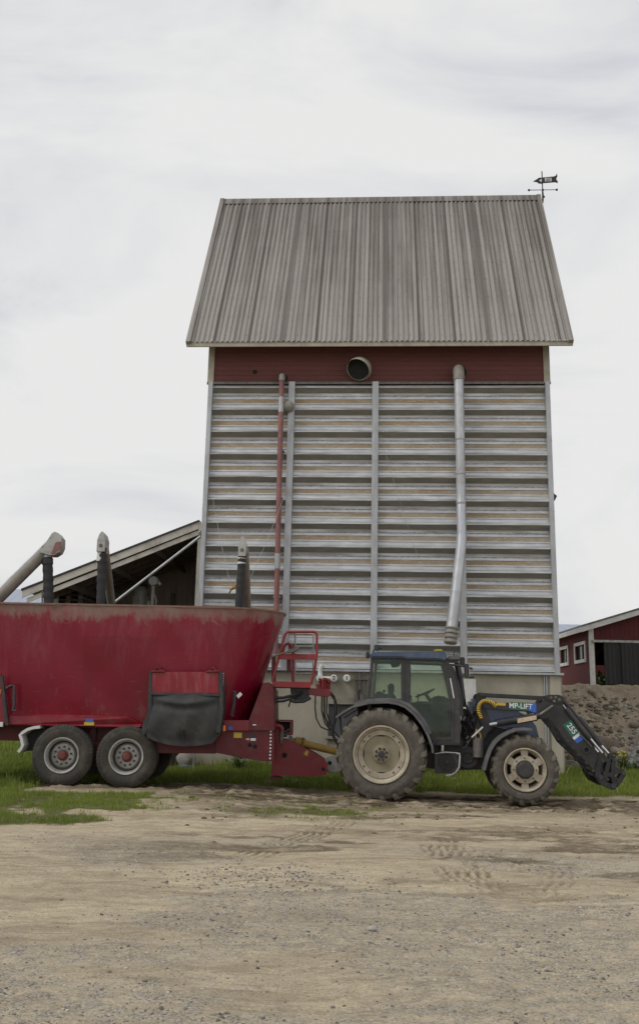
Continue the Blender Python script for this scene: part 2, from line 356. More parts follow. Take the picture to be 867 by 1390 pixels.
def text(name, body, size, m, parent, loc, rotx=90, roty=0, align='CENTER', ext=.002, sx=1.0):
    cu = bpy.data.curves.new(name, 'FONT'); cu.body = body; cu.size = size; cu.extrude = ext
    cu.align_x = align; cu.align_y = 'CENTER'; cu.offset = size*.018
    tmp = bpy.data.objects.new('tmp', cu); C.objects.link(tmp)
    bpy.context.view_layer.update()
    me = bpy.data.meshes.new_from_object(tmp.evaluated_get(bpy.context.evaluated_depsgraph_get()))
    bpy.data.objects.remove(tmp)
    me.transform(Matrix.Translation(loc) @ Matrix.Rotation(R(roty), 4, 'Y') @ Matrix.Rotation(R(rotx), 4, 'X') @ Matrix.Scale(sx, 4, (1, 0, 0)))
    me.materials.clear(); me.materials.append(M[m])
    o = bpy.data.objects.new(name, me); C.objects.link(o); o.parent = parent; return o
def copy_tree(o, parent=None):
    c = o.copy(); C.objects.link(c); c.parent = parent
    for ch in [x for x in bpy.data.objects if x.parent == o]: copy_tree(ch, c)
    return c
# ------------------------------------------------------------------ noise helpers
def vnoise(x, y, seed=0):
    xi = np.floor(x).astype(np.int64); yi = np.floor(y).astype(np.int64); xf = x-xi; yf = y-yi
    def hsh(a, b):
        h = (a*374761393+b*668265263+seed*1442695041) & 0xffffffff
        h = ((h ^ (h >> 13))*1274126177) & 0xffffffff
        return ((h ^ (h >> 16)) & 0xffff)/65535.0
    u = xf*xf*(3-2*xf); v = yf*yf*(3-2*yf)
    return (hsh(xi, yi)*(1-u)+hsh(xi+1, yi)*u)*(1-v)+(hsh(xi, yi+1)*(1-u)+hsh(xi+1, yi+1)*u)*v
def fbm(x, y, sc, octv=4, seed=0, g=.5):
    t = 0; a = 1; s = 0
    for i in range(octv):
        t = t+a*vnoise(x*sc, y*sc, seed+i*17); s += a; a *= g; sc *= 2.03
    return t/s
def sst(a, b, x):
    t = np.clip((x-a)/(b-a), 0, 1); return t*t*(3-2*t)
def arr_mesh(name, V, F, mats, smooth=True, attrs=None):
    me = bpy.data.meshes.new(name); V = np.asarray(V, dtype=np.float32); F = np.asarray(F, dtype=np.int32)
    me.vertices.add(len(V)); me.vertices.foreach_set('co', V.ravel())
    k = F.shape[1]; me.loops.add(F.size); me.loops.foreach_set('vertex_index', F.ravel())
    me.polygons.add(len(F)); me.polygons.foreach_set('loop_start', np.arange(0, F.size, k, dtype=np.int32))
    me.update(calc_edges=True); me.validate()
    me.polygons.foreach_set('use_smooth', [smooth]*len(me.polygons))
    for nm, a in (attrs or {}).items():
        t = me.attributes.new(nm, 'FLOAT', 'POINT'); t.data.foreach_set('value', np.asarray(a, dtype=np.float32).ravel())
    for m in (mats if isinstance(mats, list) else [mats]): me.materials.append(m)
    o = bpy.data.objects.new(name, me); C.objects.link(o); return o
# ------------------------------------------------------------------ ground height
GB = .16
def hgt(x, y):
    x = np.asarray(x, float); y = np.asarray(y, float)
    z = .108*sst(-.6, 2.0, -x)*sst(13.5, 18.0, y)
    z = z+GB*sst(21.0, 25.0, y)*(1-.68*sst(-.6, 2.0, -x))
    z = z*(1-sst(50, 60, y))
    return z
# ================================================================== TOWER
BO = W(520, 1050, 25.5); B = Fr((BO.x, BO.y, 0), -3.7)
SILO = thing('grain_tower', B, 'tall grain tower clad in corrugated steel with red boards under a steep grey roof', 'grain tower')
xL, _ = B.h(282.5, 525, -.15); xR, zTop = B.h(744, 520)
_, zC = B.h(560, 911.5); _, zRT = B.h(520, 470)
DEP = 6.86
_, za = B.h(560, 528.5); _, zb = B.h(560, 877.0); PER = (za-zb)/11.0
zTop = B.h(520, 521)[1]
# corrugated panel: one period, from its underside, painted darker as shade, down: (drop as a fraction, outward, material)
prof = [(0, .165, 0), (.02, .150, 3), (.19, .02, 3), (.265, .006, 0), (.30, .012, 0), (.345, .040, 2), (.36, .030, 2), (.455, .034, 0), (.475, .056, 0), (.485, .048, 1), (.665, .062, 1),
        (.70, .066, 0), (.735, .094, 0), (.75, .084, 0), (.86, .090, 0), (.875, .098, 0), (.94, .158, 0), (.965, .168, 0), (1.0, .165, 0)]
mats4 = ['zinc', 'zinc_dust', 'zinc_speck', 'zinc_shaded']
def corr_rows(z0, z1):
    rows = []; k = -2
    while True:
        for j, (f, o, mi) in enumerate(prof[:-1]):
            z = za-(k+f)*PER
            if z <= z1+1e-6 and z >= z0-1e-6: rows.append((z, o, mi))
            if z < z0: return rows
        k += 1
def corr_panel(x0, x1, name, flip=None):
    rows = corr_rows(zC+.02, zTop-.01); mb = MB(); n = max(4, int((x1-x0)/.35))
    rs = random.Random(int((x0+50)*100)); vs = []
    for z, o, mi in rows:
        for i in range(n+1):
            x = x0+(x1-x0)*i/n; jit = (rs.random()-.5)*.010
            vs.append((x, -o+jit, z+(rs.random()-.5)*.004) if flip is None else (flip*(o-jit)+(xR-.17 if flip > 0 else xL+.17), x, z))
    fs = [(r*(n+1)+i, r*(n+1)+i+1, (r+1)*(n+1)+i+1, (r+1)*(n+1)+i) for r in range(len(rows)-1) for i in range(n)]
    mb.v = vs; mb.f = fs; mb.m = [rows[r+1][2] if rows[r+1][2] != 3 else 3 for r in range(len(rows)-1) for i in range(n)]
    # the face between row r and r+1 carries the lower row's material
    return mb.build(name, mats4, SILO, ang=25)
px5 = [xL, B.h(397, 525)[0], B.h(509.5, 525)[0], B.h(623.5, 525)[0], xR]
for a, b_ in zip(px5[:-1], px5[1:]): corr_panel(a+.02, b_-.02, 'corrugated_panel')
corr_panel(.12, DEP-.1, 'corrugated_panel', -1); corr_panel(.12, DEP-.1, 'corrugated_panel', 1)
mb = MB(); mb.box(xL+.19, xR-.19, .18, DEP-.1, zC, zRT+.2); mb.build('inner_wall', 'zinc_shaded', SILO)
for i, x in enumerate(px5):
    w = .085
    if i == 0: w = .062; x = x+.075
    if i == 4: w = .062; x = x-.06
    m_ = MB(); m_.box(x-w, x+w, -.225, -.03, zC-.02, zTop)
    if i in (0, 4): m_.box(x-w*.96, x+w*.96, -.03, .13, zC-.018, zTop-.002)
    for z in np.arange(zC+.3, zTop, 1.9): m_.box(x-w-.006, x+w+.006, -.222, -.2, z, z+.05)
    m_.build('steel_post', 'zinc_post', SILO, bevel=.008)
# red boards band
zS = B.h(520, 470)[1]-.12
mb = MB(); mb.box(xL-.05, xR+.05, -.10, -.062, zTop-.035, zTop+.03); mb.build('drip_flashing', 'steel_dull', SILO)
for x in (xL-.01, xR-.10):
    mb = MB(); mb.box(x-.03, x+.14, -.10, .1, zTop-.02, zTop+1.15); mb.build('corner_board', 'beige', SILO, bevel=.006)
mb = MB(); mb.lathe(*B.h(346, 504.5, -.065), [(.0, -.068), (.05, -.068), (.06, -.075), (.065, -.062)], 16); mb.build('vent_hole', 'black_in', SILO)
# roof
E1 = B.p(252.5, 463, -.72); E2 = B.p(778, 463, -.72); ze = (E1[2]+E2[2])/2
x0r, x1r = E1[0], E2[0]
mb = MB(); mb.box(xL-.02, xR+.02, -.06, DEP+.06, zTop, ze+.88); mb.build('board_wall', 'red_boards', SILO)
# ridge: same length as the eaves
best = None
for k in range(0, 900):
    y = 2.0+k*.01; a = B.p(300.5, 271.5, y); b_ = B.p(734.5, 266, y)
    e = abs((b_[0]-a[0])-(x1r-x0r))
    if best is None or e < best[0]: best = (e, y, (a[2]+b_[2])/2, a[0], b_[0])
_, yr, zr, _, _ = best
print('ROOF', x0r, x1r, ze, yr, zr, best, 'tower', xL, xR, zC, zTop, PER)
ye = -.72; sl = Vector((0, yr-ye, zr-ze)); Ls = sl.length; sl.normalize(); nn = Vector((0, -sl.z, sl.y))
def roof_slope(y0, z0, y1, z1, name, mat_):
    wl = .138; nx = int((x1r-x0r-.16)/wl*8); X = np.linspace(x0r+.08, x1r-.08, nx)
    d = Vector((0, y1-y0, z1-z0)); L = d.length; d.normalize(); n = Vector((0, -d.z, d.y))
    if n.z < 0: n = -n
    off = .022*np.sign(np.sin(2*np.pi*X/wl))*np.abs(np.sin(2*np.pi*X/wl))**.6
    nr = 26; V = []
    for j in range(nr):
        t = L*j/(nr-1); wv = .006*np.sin(X*1.7+j*.6)+.004*np.sin(X*4.1-j*1.3)
        oo = off+wv+(.004*((j//7) % 2))
        V.append(np.stack([X, y0+d.y*t+n.y*oo, z0+d.z*t+n.z*oo], 1))
    V = np.concatenate(V); F = []
    for j in range(nr-1):
        i = np.arange(nx-1)
        F.append(np.stack([j*nx+i, j*nx+i+1, (j+1)*nx+i+1, (j+1)*nx+i], 1))
    o = arr_mesh(name, V, np.concatenate(F), M[mat_]); o.parent = SILO; return o
roof_slope(ye, ze, yr, zr, 'roof_sheet', 'roof')
yb = 2*yr-ye
roof_slope(yb, ze, yr, zr, 'roof_sheet', 'roof')
mb = MB()   # screws in rows
for t in np.linspace(.25, Ls-.3, 9):
    c = Vector((0, ye, ze))+sl*t
    for x in np.arange(x0r+.24, x1r-.2, .138*2):
        p = c+nn*.032; mb.ball((x, p.y, p.z), .011, 6, 4)
tag(mb.build('roof_screws', 'steel_dull', SILO), kind='stuff')
mb = MB()   # ridge cap
mb.add([(x, yr+dy, zr+dz) for x in (x0r+.02, x1r-.02) for dy, dz in ((-.17, -.2), (0, .055), (.17, -.2), (.17, -.22), (0, .03), (-.17, -.22))],
       [(0, 1, 7, 6), (1, 2, 8, 7), (2, 3, 9, 8), (3, 4, 10, 9), (4, 5, 11, 10), (5, 0, 6, 11), (0, 5, 4, 1), (1, 4, 3, 2), (6, 7, 10, 11), (7, 8, 9, 10)])
mb.build('ridge_cap', 'roof', SILO)
for s_, xx in ((-1, x0r), (1, x1r)):
    mb = MB(); w = .13
    a0, a1 = (xx, xx+w) if s_ < 0 else (xx-w, xx)
    for y_, in ((ye,), (yb,)):
        P0 = Vector((0, y_-(.02 if y_ < yr else -.02), ze-.03)); P1 = Vector((0, yr, zr+.03))
        d = (P1-P0).normalized(); n = Vector((0, -d.z, d.y)); n = n if n.z > 0 else -n
        q = [P0+n*.05, P1+n*.05, P1-n*.14, P0-n*.14]
        mb.add([(x, p.y, p.z) for x in (a0, a1) for p in q], [(0, 1, 2, 3), (4, 7, 6, 5), (0, 4, 5, 1), (1, 5, 6, 2), (2, 6, 7, 3), (3, 7, 4, 0)])
    mb.build('barge_board', 'beige' if False else 'roof', SILO)
for y_, s_ in ((ye, 1), (yb, -1)):
    mb = MB(); y0, y1 = sorted((y_+.03*s_, y_+.075*s_)); mb.box(x0r+.01, x1r-.01, y0, y1, ze-.125, ze+.025); mb.build('fascia_board', 'beige', SILO, bevel=.006)
for x in np.arange(x0r+.35, x1r-.2, .88):
    mb = MB(); a = (ye+.09, ze-.10); t_ = (zr-ze)/(yr-ye); mb.add([(x+dx_, y, z) for dx_ in (0, .05) for y, z in (a, (-.08, a[1]+(-.08-a[0])*t_), (-.08, a[1]+(-.08-a[0])*t_+.09), (a[0], a[1]+.06))], [(0, 1, 2, 3), (4, 7, 6, 5), (0, 4, 5, 1), (1, 5, 6, 2), (2, 6, 7, 3), (3, 7, 4, 0)]); mb.build('rafter_end', 'wood', SILO)
for xx in (xL-.0, xR-.04):   # gable triangles
    mb = MB(); mb.add([(x, y, z) for x in (xx, xx+.04) for y, z in ((-.05, ze-.12), (DEP+.05, ze-.12), (yr, zr-.25))], [(0, 1, 2), (5, 4, 3), (0, 3, 4, 1), (1, 4, 5, 2), (2, 5, 3, 0)])
    mb.build('gable_wall', 'red_boards', SILO)
# duct
dx, dz = B.h(486.5, 497.5, -.55); r_ = .315
mb = MB(); dp_ = [(dx+.03, .05, dz+.07), (dx+.03, -.20, dz+.075), (dx+.01, -.30, dz+.045), (dx-.01, -.37, dz+.01), (dx-.03, -.42, dz-.04)]
mb.tube(dp_, .315, 40, cap=False, rs=[.315, .315, .315, .312, .318])
mb.tube(dp_[1:], .30, 40, cap=False, rs=[.30, .30, .30, .308])
du = mb.build('air_duct', 'beige', SILO)
mb = MB(); mb.tube([(dx+.01, -.27, dz+.05), (dx+.0, -.33, dz+.03)], .298, 40); mb.build('duct_hole', 'black_in', du)
# concrete base with hatch
zg = .0
hx0, hz1 = B.h(446, 956); hx1, hz0 = B.h(560, 1002)
mb = MB(); y0, y1 = -.1, .2
mb.box(xL-.1, hx0, y0, y1, -.3, zC); mb.box(hx1, xR+.06, y0, y1, -.3, zC)
mb.box(hx0, hx1, y0, y1, hz1, zC); mb.box(hx0, hx1, y0, y1, -.3, hz0); mb.box(xL-.1, xR+.06, .2, DEP, -.3, zC)
mb.build('concrete_base', 'concrete', SILO)
fx0, fz1 = B.h(560, 911.8, -.13)
mb = MB(); mb.box(xL-.12, xR+.09, -.235, .05, zC-.045, zC+.012); mb.build('sill_flashing', 'zinc_post', SILO, bevel=.006)
mb = MB(); mb.box(B.h(437.5, 960, -.12)[0], hx0, -.125, -.1, hz0-.3, hz1+.1); mb.build('door_frame', 'beige', SILO, bevel=.005)
mb = MB(); mb.box(hx0, hx1, -.02, .05, hz0, hz1); hat = mb.build('hatch', 'grey_door', SILO)
mb = MB(); mb.box(hx0-.05, hx1+.05, -.2, -.1, hz0-.07, hz0); mb.build('window_sill', 'concrete_rough', SILO, bevel=.01)
mb = MB(); mb.box(hx0-.05, hx1+.05, -.115, -.1, hz1, hz1+.16); mb.build('lintel_board', 'beige', SILO, bevel=.005)
cx0 = B.h(745, 990, -.14)[0]; cx1 = B.h(763.5, 990, -.14)[0]
mb = MB(); mb.box(cx0+.05, cx1, -.16, .5, -.3, zC-.05); mb.build('concrete_pilaster', 'concrete', SILO, bevel=.01)
mb = MB()
for px in (740.5, 743.5):
    a = B.h(px, 990, -.13)[0]; mb.tube([(a, -.13, -.1), (a, -.13, zC-.05)], .022, 8)
mb.build('drain_pipe', 'zinc_post', SILO)
mb = MB(); a = B.h(625, 921, -.2); b_ = B.h(645.5, 921, -.2); mb.box(a[0], b_[0], -.28, -.1, a[1]-1.0, a[1]-.02)
pn = mb.build('electric_cabinet', 'white', SILO, bevel=.01)
# numbered filler caps on white pipes
for px, py, ch in ((434, 921, ''), (453, 921, '2'), (470.5, 921, '1')):
    x, z = B.h(px, py, -.34); r = .092
    mb = MB(); mb.lathe(x, z, [(0, -.36), (r*.8, -.36), (r, -.345), (r, -.29), (r*.86, -.28), (r*.86, -.08)], 24)
    c_ = mb.build('filler_cap', 'white', SILO)
    if ch: text('cap_digit', ch, .15, 'black_paint', c_, (x, -.362, z))
x, z = B.h(434, 921, -.3); x2, _ = B.h(448, 921, -.3)
mb = MB(); mb.tube([(x, -.3, z+.0), (x2, -.3, z)], .05, 12); mb.tube([(x, -.22, z), (x, -.22, z+.25), (x+.05, -.22, z+.33)], .06, 12); mb.build('white_pipe', 'white', SILO)
mb = MB()
for px, r, zz in ((485, .02, 952), (488, .03, 955), (491, .018, 950), (494, .024, 956), (498, .018, 948)):
    x, z1 = B.h(px, 914, -.2); z0 = B.h(px, zz, -.2)[1]; mb.tube([(x, -.2, z0-.6), (x, -.2, z1)], r, 8)
x, z = B.h(487, 947, -.25); mb.box(x-.12, x+.12, -.3, -.15, z-.12, z+.08)
x, z = B.h(490, 922, -.22); mb.box(x-.2, x+.2, -.24, -.15, z-.02, z+.02)
mb.build('pipe_bundle', 'steel_dull', SILO)
# pipes on the face
def Pp(px, py, d): return B.p(px, py, d)
r = .068
zt = Pp(382.5, 516, -.33)
pr = thing('grain_pipe', B, 'slim red grain pipe with silver joints running down the left of the tower', 'pipe', 'grain pipes on the tower')
a = Pp(382.3, 514, -.36); b_ = Pp(374.5, 845, -.36)
A_ = Vector(a); D_ = Vector(b_)-A_
mb = MB(); mb.tube([tuple(A_), tuple(A_+D_*1.12)], r, 16); mb.build('pipe_shaft', 'pipe_red', pr)
for t0, t1 in ((.08, .145), (.73, .79)):
    mb = MB(); mb.tube([tuple(A_+D_*t0), tuple(A_+D_*t1)], r+.008, 16); mb.build('pipe_sleeve', 'zinc_post', pr)
mb = MB(); mb.tube([(a[0], -.02, a[2]+.12), (a[0], -.2, a[2]+.12), (a[0], -.31, a[2]+.09), (a[0], -.36, a[2]+.0), (a[0], -.36, a[2]-.06)], r+.014, 16); mb.build('pipe_elbow', 'pipe_dusty', pr)
mb = MB(); mb.lathe(a[0], a[2]+.12, [(0, -.064), (.125, -.066), (.13, -.06)], 20); mb.build('wall_opening', 'black_in', pr)
mb = MB(); q = Pp(391, 551, -.3); mb.ball((q[0], -.28, q[2]), .16, 16, 10, (1, .7, 1)); mb.tube([(a[0], -.34, q[2]), q], .04, 8); mb.build('pipe_bracket', 'concrete_rough', pr)
for t in (.3, .5, .7, .9):
    q = A_+D_*t; mb = MB(); mb.box(q.x-.09, q.x+.09, -.36, -.1, q.z-.015, q.z+.015); mb.build('pipe_clamp', 'zinc_post', pr)
r = .128
pg = thing('grain_pipe', B, 'thick galvanised grain downpipe kinked to the left near its lower end', 'pipe', 'grain pipes on the tower')
a = Pp(622.5, 510, -.42); b_ = Pp(626.5, 728, -.42)
mb = MB(); A_ = Vector(a); D_ = Vector(b_)-A_
zs = [0, .4, .402, .62, .622, .8, .802, 1.0]
mb.tube([tuple(A_+D_*t) for t in zs], r, 24, rs=[r, r, r*.95, r*.95, r*.93, r*.93, r*.95, r*.95]); mb.build('pipe_shaft', 'pipe', pg)
for t in (.405, .62, .8):
    mb = MB(); mb.tube([tuple(A_+D_*(t-.004)), tuple(A_+D_*(t+.004))], r+.008, 24); mb.build('pipe_clamp', 'zinc_post', pg)
mb = MB(); mb.tube([(a[0], -.02, a[2]+.24), (a[0], -.2, a[2]+.24), (a[0], -.34, a[2]+.2), (a[0], -.41, a[2]+.08), (a[0], -.42, a[2]-.12)], r+.02, 24); mb.build('pipe_elbow', 'pipe_dusty', pg)
mb = MB(); mb.lathe(a[0]+.06, a[2]+.24, [(0, -.064), (.17, -.066), (.18, -.06)], 24); mb.build('wall_opening', 'black_in', pg)
c = Pp(626, 738, -.44); d = Pp(618.5, 806, -.62); e = Pp(613, 852, -.75); f = Pp(611, 874, -.8)
mb = MB(); mb.tube([(b_[0], -.42, b_[2]+.04), c, tuple((Vector(c)+Vector(d))/2), d], r*1.03, 24); mb.build('bent_pipe', 'pipe', pg)
mb = MB(); mb.tube([tuple(Vector(d)+(Vector(c)-Vector(d))*.04), d, e], r*1.12, 24); mb.build('lower_pipe', 'zinc_post', pg)
E_ = Vector(e); G_ = Vector(f)-E_; n = 14
mb = MB(); mb.tube([tuple(E_+G_*(i/n)) for i in range(n+1)], .1, 24, rs=[r*(1.28 if i % 4 < 2 else 1.08) for i in range(n+1)]); mb.build('flexible_collar', 'pipe_dusty', pg)
g = Pp(607.5, 880, -.8)
# guy cables of the tower
for pa, pb in (((288, 672, -.3), (313, 795, -1.2)), ((389, 664, -.3), (341, 782, -1.2)), ((516, 590, -.24), (566, 752, -.24))):
    mb = MB(); P0 = Vector(Pp(*pa)); P1 = Vector(Pp(*pb)); mb.tube([tuple(P0.lerp(P1, t)-Vector((0, 0, .18*4*t*(1-t)*.5))) for t in (0, .25, .5, .75, 1)], .0045, 6); mb.build('cable', 'rim_grey', SILO)
# side ladder (left) and bracket lamp (right)
lx = xL-.04
lad = MB()
for y in (.25, .7): lad.tube([(lx, y, 1.2), (lx, y, zTop-1.0)], .018, 8)
for z in np.arange(1.3, zTop-1.0, .3): lad.tube([(lx, .25, z), (lx, .7, z)], .012, 6)
for z in np.arange(1.5, zTop-1, 1.5):
    for y in (.25, .7): lad.tube([(lx, y, z), (xL, y, z)], .012, 6)
lad.build('wall_ladder', 'zinc_post', SILO)
fx, fz = B.h(751, 675, .1)
mb = MB(); mb.box(xR+.02, fx+.02, .05, .12, fz+.06, fz+.1); mb.prism([(fx-.06, fz+.12), (fx+.08, fz+.02), (fx+.02, fz-.1), (fx-.09, fz-.02)], .0, .2)
mb.build('outside_lamp', 'black_paint', SILO, bevel=.006)
# ------------------------------------------------------------------ weather vane
va = B.p(738.5, 270, yr); vx, vz = va[0], zr
VN = thing('weather_vane', B, 'black iron weather vane with swallow-tailed banner on the tower ridge', 'weather vane', at=(x1r-.06, yr, zr))
class _: pass
def vn(px, py): q = B.h(px, py, yr); return (q[0]-(x1r-.06), q[1]-zr)
p0 = vn(736.6, 271); p1 = vn(736.3, 232)
mb = MB(); mb.tube([(p0[0], 0, p0[1]-.1), (p0[0], 0, p1[1])], .017, 8); mb.tube([(p0[0], 0, p0[1]-.02), (p0[0], 0, p0[1]+.35)], .027, 8); mb.build('pole', 'weather_iron', VN)
b0 = vn(736.5, 257.3)
mb = MB(); hl = .44
mb.tube([(b0[0]-hl, 0, b0[1]), (b0[0]+hl, 0, b0[1])], .011, 6); mb.tube([(b0[0]-.1, -hl, b0[1]), (b0[0]+.1, hl, b0[1])], .011, 6)
for s_ in (-1, 1):
    mb.ball((b0[0]+s_*hl, 0, b0[1]), .04, 8, 6); mb.ball((b0[0]+s_*.1, s_*hl, b0[1]), .04, 8, 6)
mb.ball((b0[0], 0, b0[1]), .04, 8, 6); mb.build('direction_arms', 'weather_iron', VN)
pts = [(723.5, 245.8), (729, 242.5), (731, 241), (751.5, 239.2), (754, 238), (755.5, 234.8), (756.2, 239), (754.5, 242.8), (757, 246.3), (756.3, 248), (753.5, 246.8), (738, 248), (731, 248.8), (729.5, 247)]
Q = [vn(*p) for p in pts]
def vbox(px0, py0, px1, py1): a = vn(px0, py0); c = vn(px1, py1); return a, c
mb = MB(); mb.prism(Q, -.012, .012); bn = mb.build('banner', 'weather_iron', VN, smooth=False)
a, c = vbox(739, 241.3, 748.2, 246)
mb = MB(); mb.box(a[0], c[0], -.016, .016, c[1], a[1]); mb.build('banner_cutout', 'white', bn)
a = vn(731.3, 244.8); c = vn(734.8, 242.2); d = vn(734.8, 247.3)
mb = MB(); mb.prism([a, c, d], -.016, .016); mb.build('banner_cutout', 'white', bn)
mb = MB()
for i in range(3):
    a = vn(740.5, 242.3+i*1.35); c = vn(746.8, 242.8+i*1.35); mb.box(a[0], c[0], -.02, .02, c[1], a[1])
mb.build('banner_numerals', 'weather_iron', bn)
# ================================================================== LEAN-TO SHED (left)
LS = Fr((W(270, 1050, 26.0).x, W(270, 1050, 26.0).y, 0), -3.7)
SH = thing('lean_to_shed', LS, 'open fronted lean-to shed with pale fascia boards and dark inside, left of the tower', 'shed')
def slant(P, Q, th, y0, y1, name, m, off=0):
    (x0, z0), (x1, z1) = P, Q
    mb = MB(); mb.prism([(x0, z0-off), (x1, z1-off), (x1, z1-off-th), (x0, z0-off-th)], y0, y1); return mb.build(name, m, SH)
P = LS.h(29.5, 799.5); Q = LS.h(270.5, 706)
Qn = LS.h(275.5, 712)
slant(P, Q, .05, -.06, 4.5, 'roof_sheet', 'black_paint')
a = LS.h(29, 803); 
slant((P[0]+.03, P[1]), (Q[0], Q[1]), .19, -.035, .0, 'fascia_board', 'offwhite', .052)
slant((P[0]+.16, P[1]-.02), (Q[0]+.06, Q[1]-.02), .13, .0, .03, 'fascia_board', 'offwhite', .225)
mb = MB(); mb.prism([(Q[0], Q[1]-.03), (Q[0]+.12, Q[1]-.10), (Q[0]+.12, Q[1]-.22), (Q[0], Q[1]-.37)], -.03, .2); mb.build('end_board', 'offwhite', SH)
sx = (Q[1]-P[1])/(Q[0]-P[0])
for y in (.7, 1.4, 2.1, 2.8, 3.5):
    slant((P[0]+.3, P[1]+.3*sx), (Q[0], Q[1]), .2, y, y+.07, 'rafter', 'wood_dark', .06)
for t in (.25, .5, .75):
    x = P[0]+(Q[0]-P[0])*t; z = P[1]+(Q[1]-P[1])*t-.27
    mb = MB(); mb.box(x-.04, x+.04, .08, 4.2, z-.12, z); mb.build('purlin', 'wood_dark', SH)
mb = MB(); mb.prism([(P[0]+.2, 0), (Q[0], 0), (Q[0], Q[1]-.1), (P[0]+.2, P[1]-.02)], 4.2, 4.3); mb.build('back_wall', 'shed_boards', SH)
mb = MB(); mb.box(P[0]+.25, P[0]+.32, 3.0, 4.2, 0, P[1]); mb.build('side_wall', 'shed_boards', SH)
mb = MB(); mb.prism([(Q[0]-.04, 0), (Q[0]+.02, 0), (Q[0]+.02, Q[1]-.1), (Q[0]-.04, Q[1]-.12)], .6, 4.2); mb.build('side_wall', 'shed_boards', SH)
a = LS.h(266, 780, .05); b_ = LS.h(274.5, 780, .05); 
mb = MB(); mb.box(a[0], b_[0]-.02, .05, .22, 0, Q[1]-.3); mb.build('corner_post', 'offwhite', SH, bevel=.008)
for px in (235, 190):
    x = LS.h(px, 800, 4.1)[0]; mb = MB(); mb.box(x-.05, x+.05, 4.05, 4.18, 0, Q[1]-1.5); mb.build('wall_stud', 'wood', SH)
mb = MB(); a = LS.p(155, 818, -.25); b_ = LS.p(272, 728, -.25); mb.tube([a, b_], .035, 10); mb.build('brace_rod', 'zinc_post', SH)
# stack of pallets inside, light end
a = LS.h(73, 799, 1.6); b_ = LS.h(112, 808, 1.6)
PA = thing('pallet_stack', LS, 'stack of weathered wooden pallets in the low end of the lean-to shed', 'pallets', at=(0, 0, 0))
mb = MB(); x0, x1 = a[0]+.02, b_[0]
zt = a[1]
k = 0; z = .1
while z < zt:
    for xx in (x0, (x0+x1)/2-.06, x1-.12): mb.box(xx, xx+.12, 1.6, 2.8, z, z+.09)
    mb.box(x0, x1, 1.6, 1.7, z+.09, z+.115); mb.box(x0, x1, 2.0, 2.1, z+.09, z+.115); mb.box(x0, x1, 2.4, 2.8, z+.09, z+.115)
    z += .135; k += 1
mb.build('pallet_boards', 'blocks', PA)
mb = MB(); c = LS.h(80, 799, 1.5)[0]; mb.box(x0, c, 1.5, 1.58, 0, zt); mb.build('end_panel', 'offwhite', PA)
# container and lamp post standing in the shed
a = LS.h(177, 817, 2.0); b_ = LS.h(198, 795, 2.0)
TK = thing('plastic_tank', LS, 'translucent milky plastic tank with moulded ribs inside the lean-to shed', 'tank', at=((a[0]+b_[0])/2, 2.3, 0))
w = (b_[0]-a[0])/2
mb = MB(); mb.lathez(0, 0, [(0, 1.4), (w*.95, 1.4), (w, 1.5), (w, 3.0), (w*1.02, 3.05), (w, 3.1), (w, b_[1]-.25), (w*.93, b_[1]-.1), (w*.6, b_[1]), (0, b_[1])], 28)
mb.build('tank_body', 'jug', TK)
mb = MB()
for k in range(9):
    an = k*math.pi*2/9; mb.tube([(w*1.01*math.cos(an), w*1.01*math.sin(an), 1.5), (w*1.01*math.cos(an+.5), w*1.01*math.sin(an+.5), b_[1]-.3)], .025, 6)
mb.build('tank_cage', 'jug', TK)
mb = MB(); mb.box(-.6, .6, -.6, .6, 0, 1.4); mb.build('tank_stand', 'wood_dark', TK, bevel=.01)
a = LS.h(208.5, 789, .9)
LP = thing('yard_post', LS, 'thin pale post with a round fitting on top in front of the lean-to shed opening', 'post', at=(a[0], .9, 0))
mb = MB(); mb.tube([(0, 0, 0), (0, 0, a[1]-.08)], .05, 12); mb.build('post_pole', 'pipe_dusty', LP)
mb = MB(); mb.lathe(0, a[1], [(0, -.08), (.12, -.08), (.14, -.04), (.14, .04), (.12, .08), (0, .08)], 20); mb.tube([(.1, 0, a[1]), (.2, 0, a[1]-.1)], .045, 8); mb.build('round_fitting', 'jug', LP)
mb = MB(); mb.tube([(.1, 0, 0), (.1, 0, a[1]-.5), (.02, 0, a[1]-.3)], .02, 8); mb.tube([(-.1, 0, 0), (-.1, 0, a[1]-.55)], .03, 8); mb.build('post_pipe', 'pipe_dusty', LP)
# ================================================================== far buildings
def barn_far():
    Y = 62.0; F_ = Fr((W(30, 1000, Y).x, Y, 0), 0)
    t = thing('distant_barn', F_, 'long red barn far off on the left under a pale blue-grey seamed roof', 'barn')
    rx, rz = F_.h(27, 800, 6); ex, ez = F_.h(112, 836, 0)
    L = -30
    mb = MB(); mb.box(L, ex-.3, 0, 12, .9, ez); mb.build('wall', 'red_boards_v', t)
    mb = MB(); mb.box(L, ex-.2, -.1, 12.1, -.3, .9); mb.build('footing', 'concrete_rough', t)
    mb = MB(); mb.add([(L, -.5, ez-.1), (ex, -.5, ez-.1), (ex, 12.5, ez-.1), (L, 12.5, ez-.1), (L, 6, rz), (rx, 6, rz)], [(0, 1, 5, 4), (1, 2, 5), (2, 3, 4, 5), (0, 4, 3), (0, 3, 2, 1)])
    mb.build('roof', 'blue_roof', t, smooth=False)
barn_far()
BY = 33.0
RB = Fr((W(804.0, 930, BY).x, BY, 0), 0.0)
RS = Fr((RB.O.x, BY, 0), -90.0)      # the long side: its x axis runs towards the camera, so back along the wall is negative
BN = thing('red_barn', RB, 'red boarded barn with white trim and dark sliding doors above the dirt bank', 'barn')
zb0 = RB.h(804, 931)[1]
def rb(px, py, d=0): return RB.h(px, py, d)
LEN = 21.0
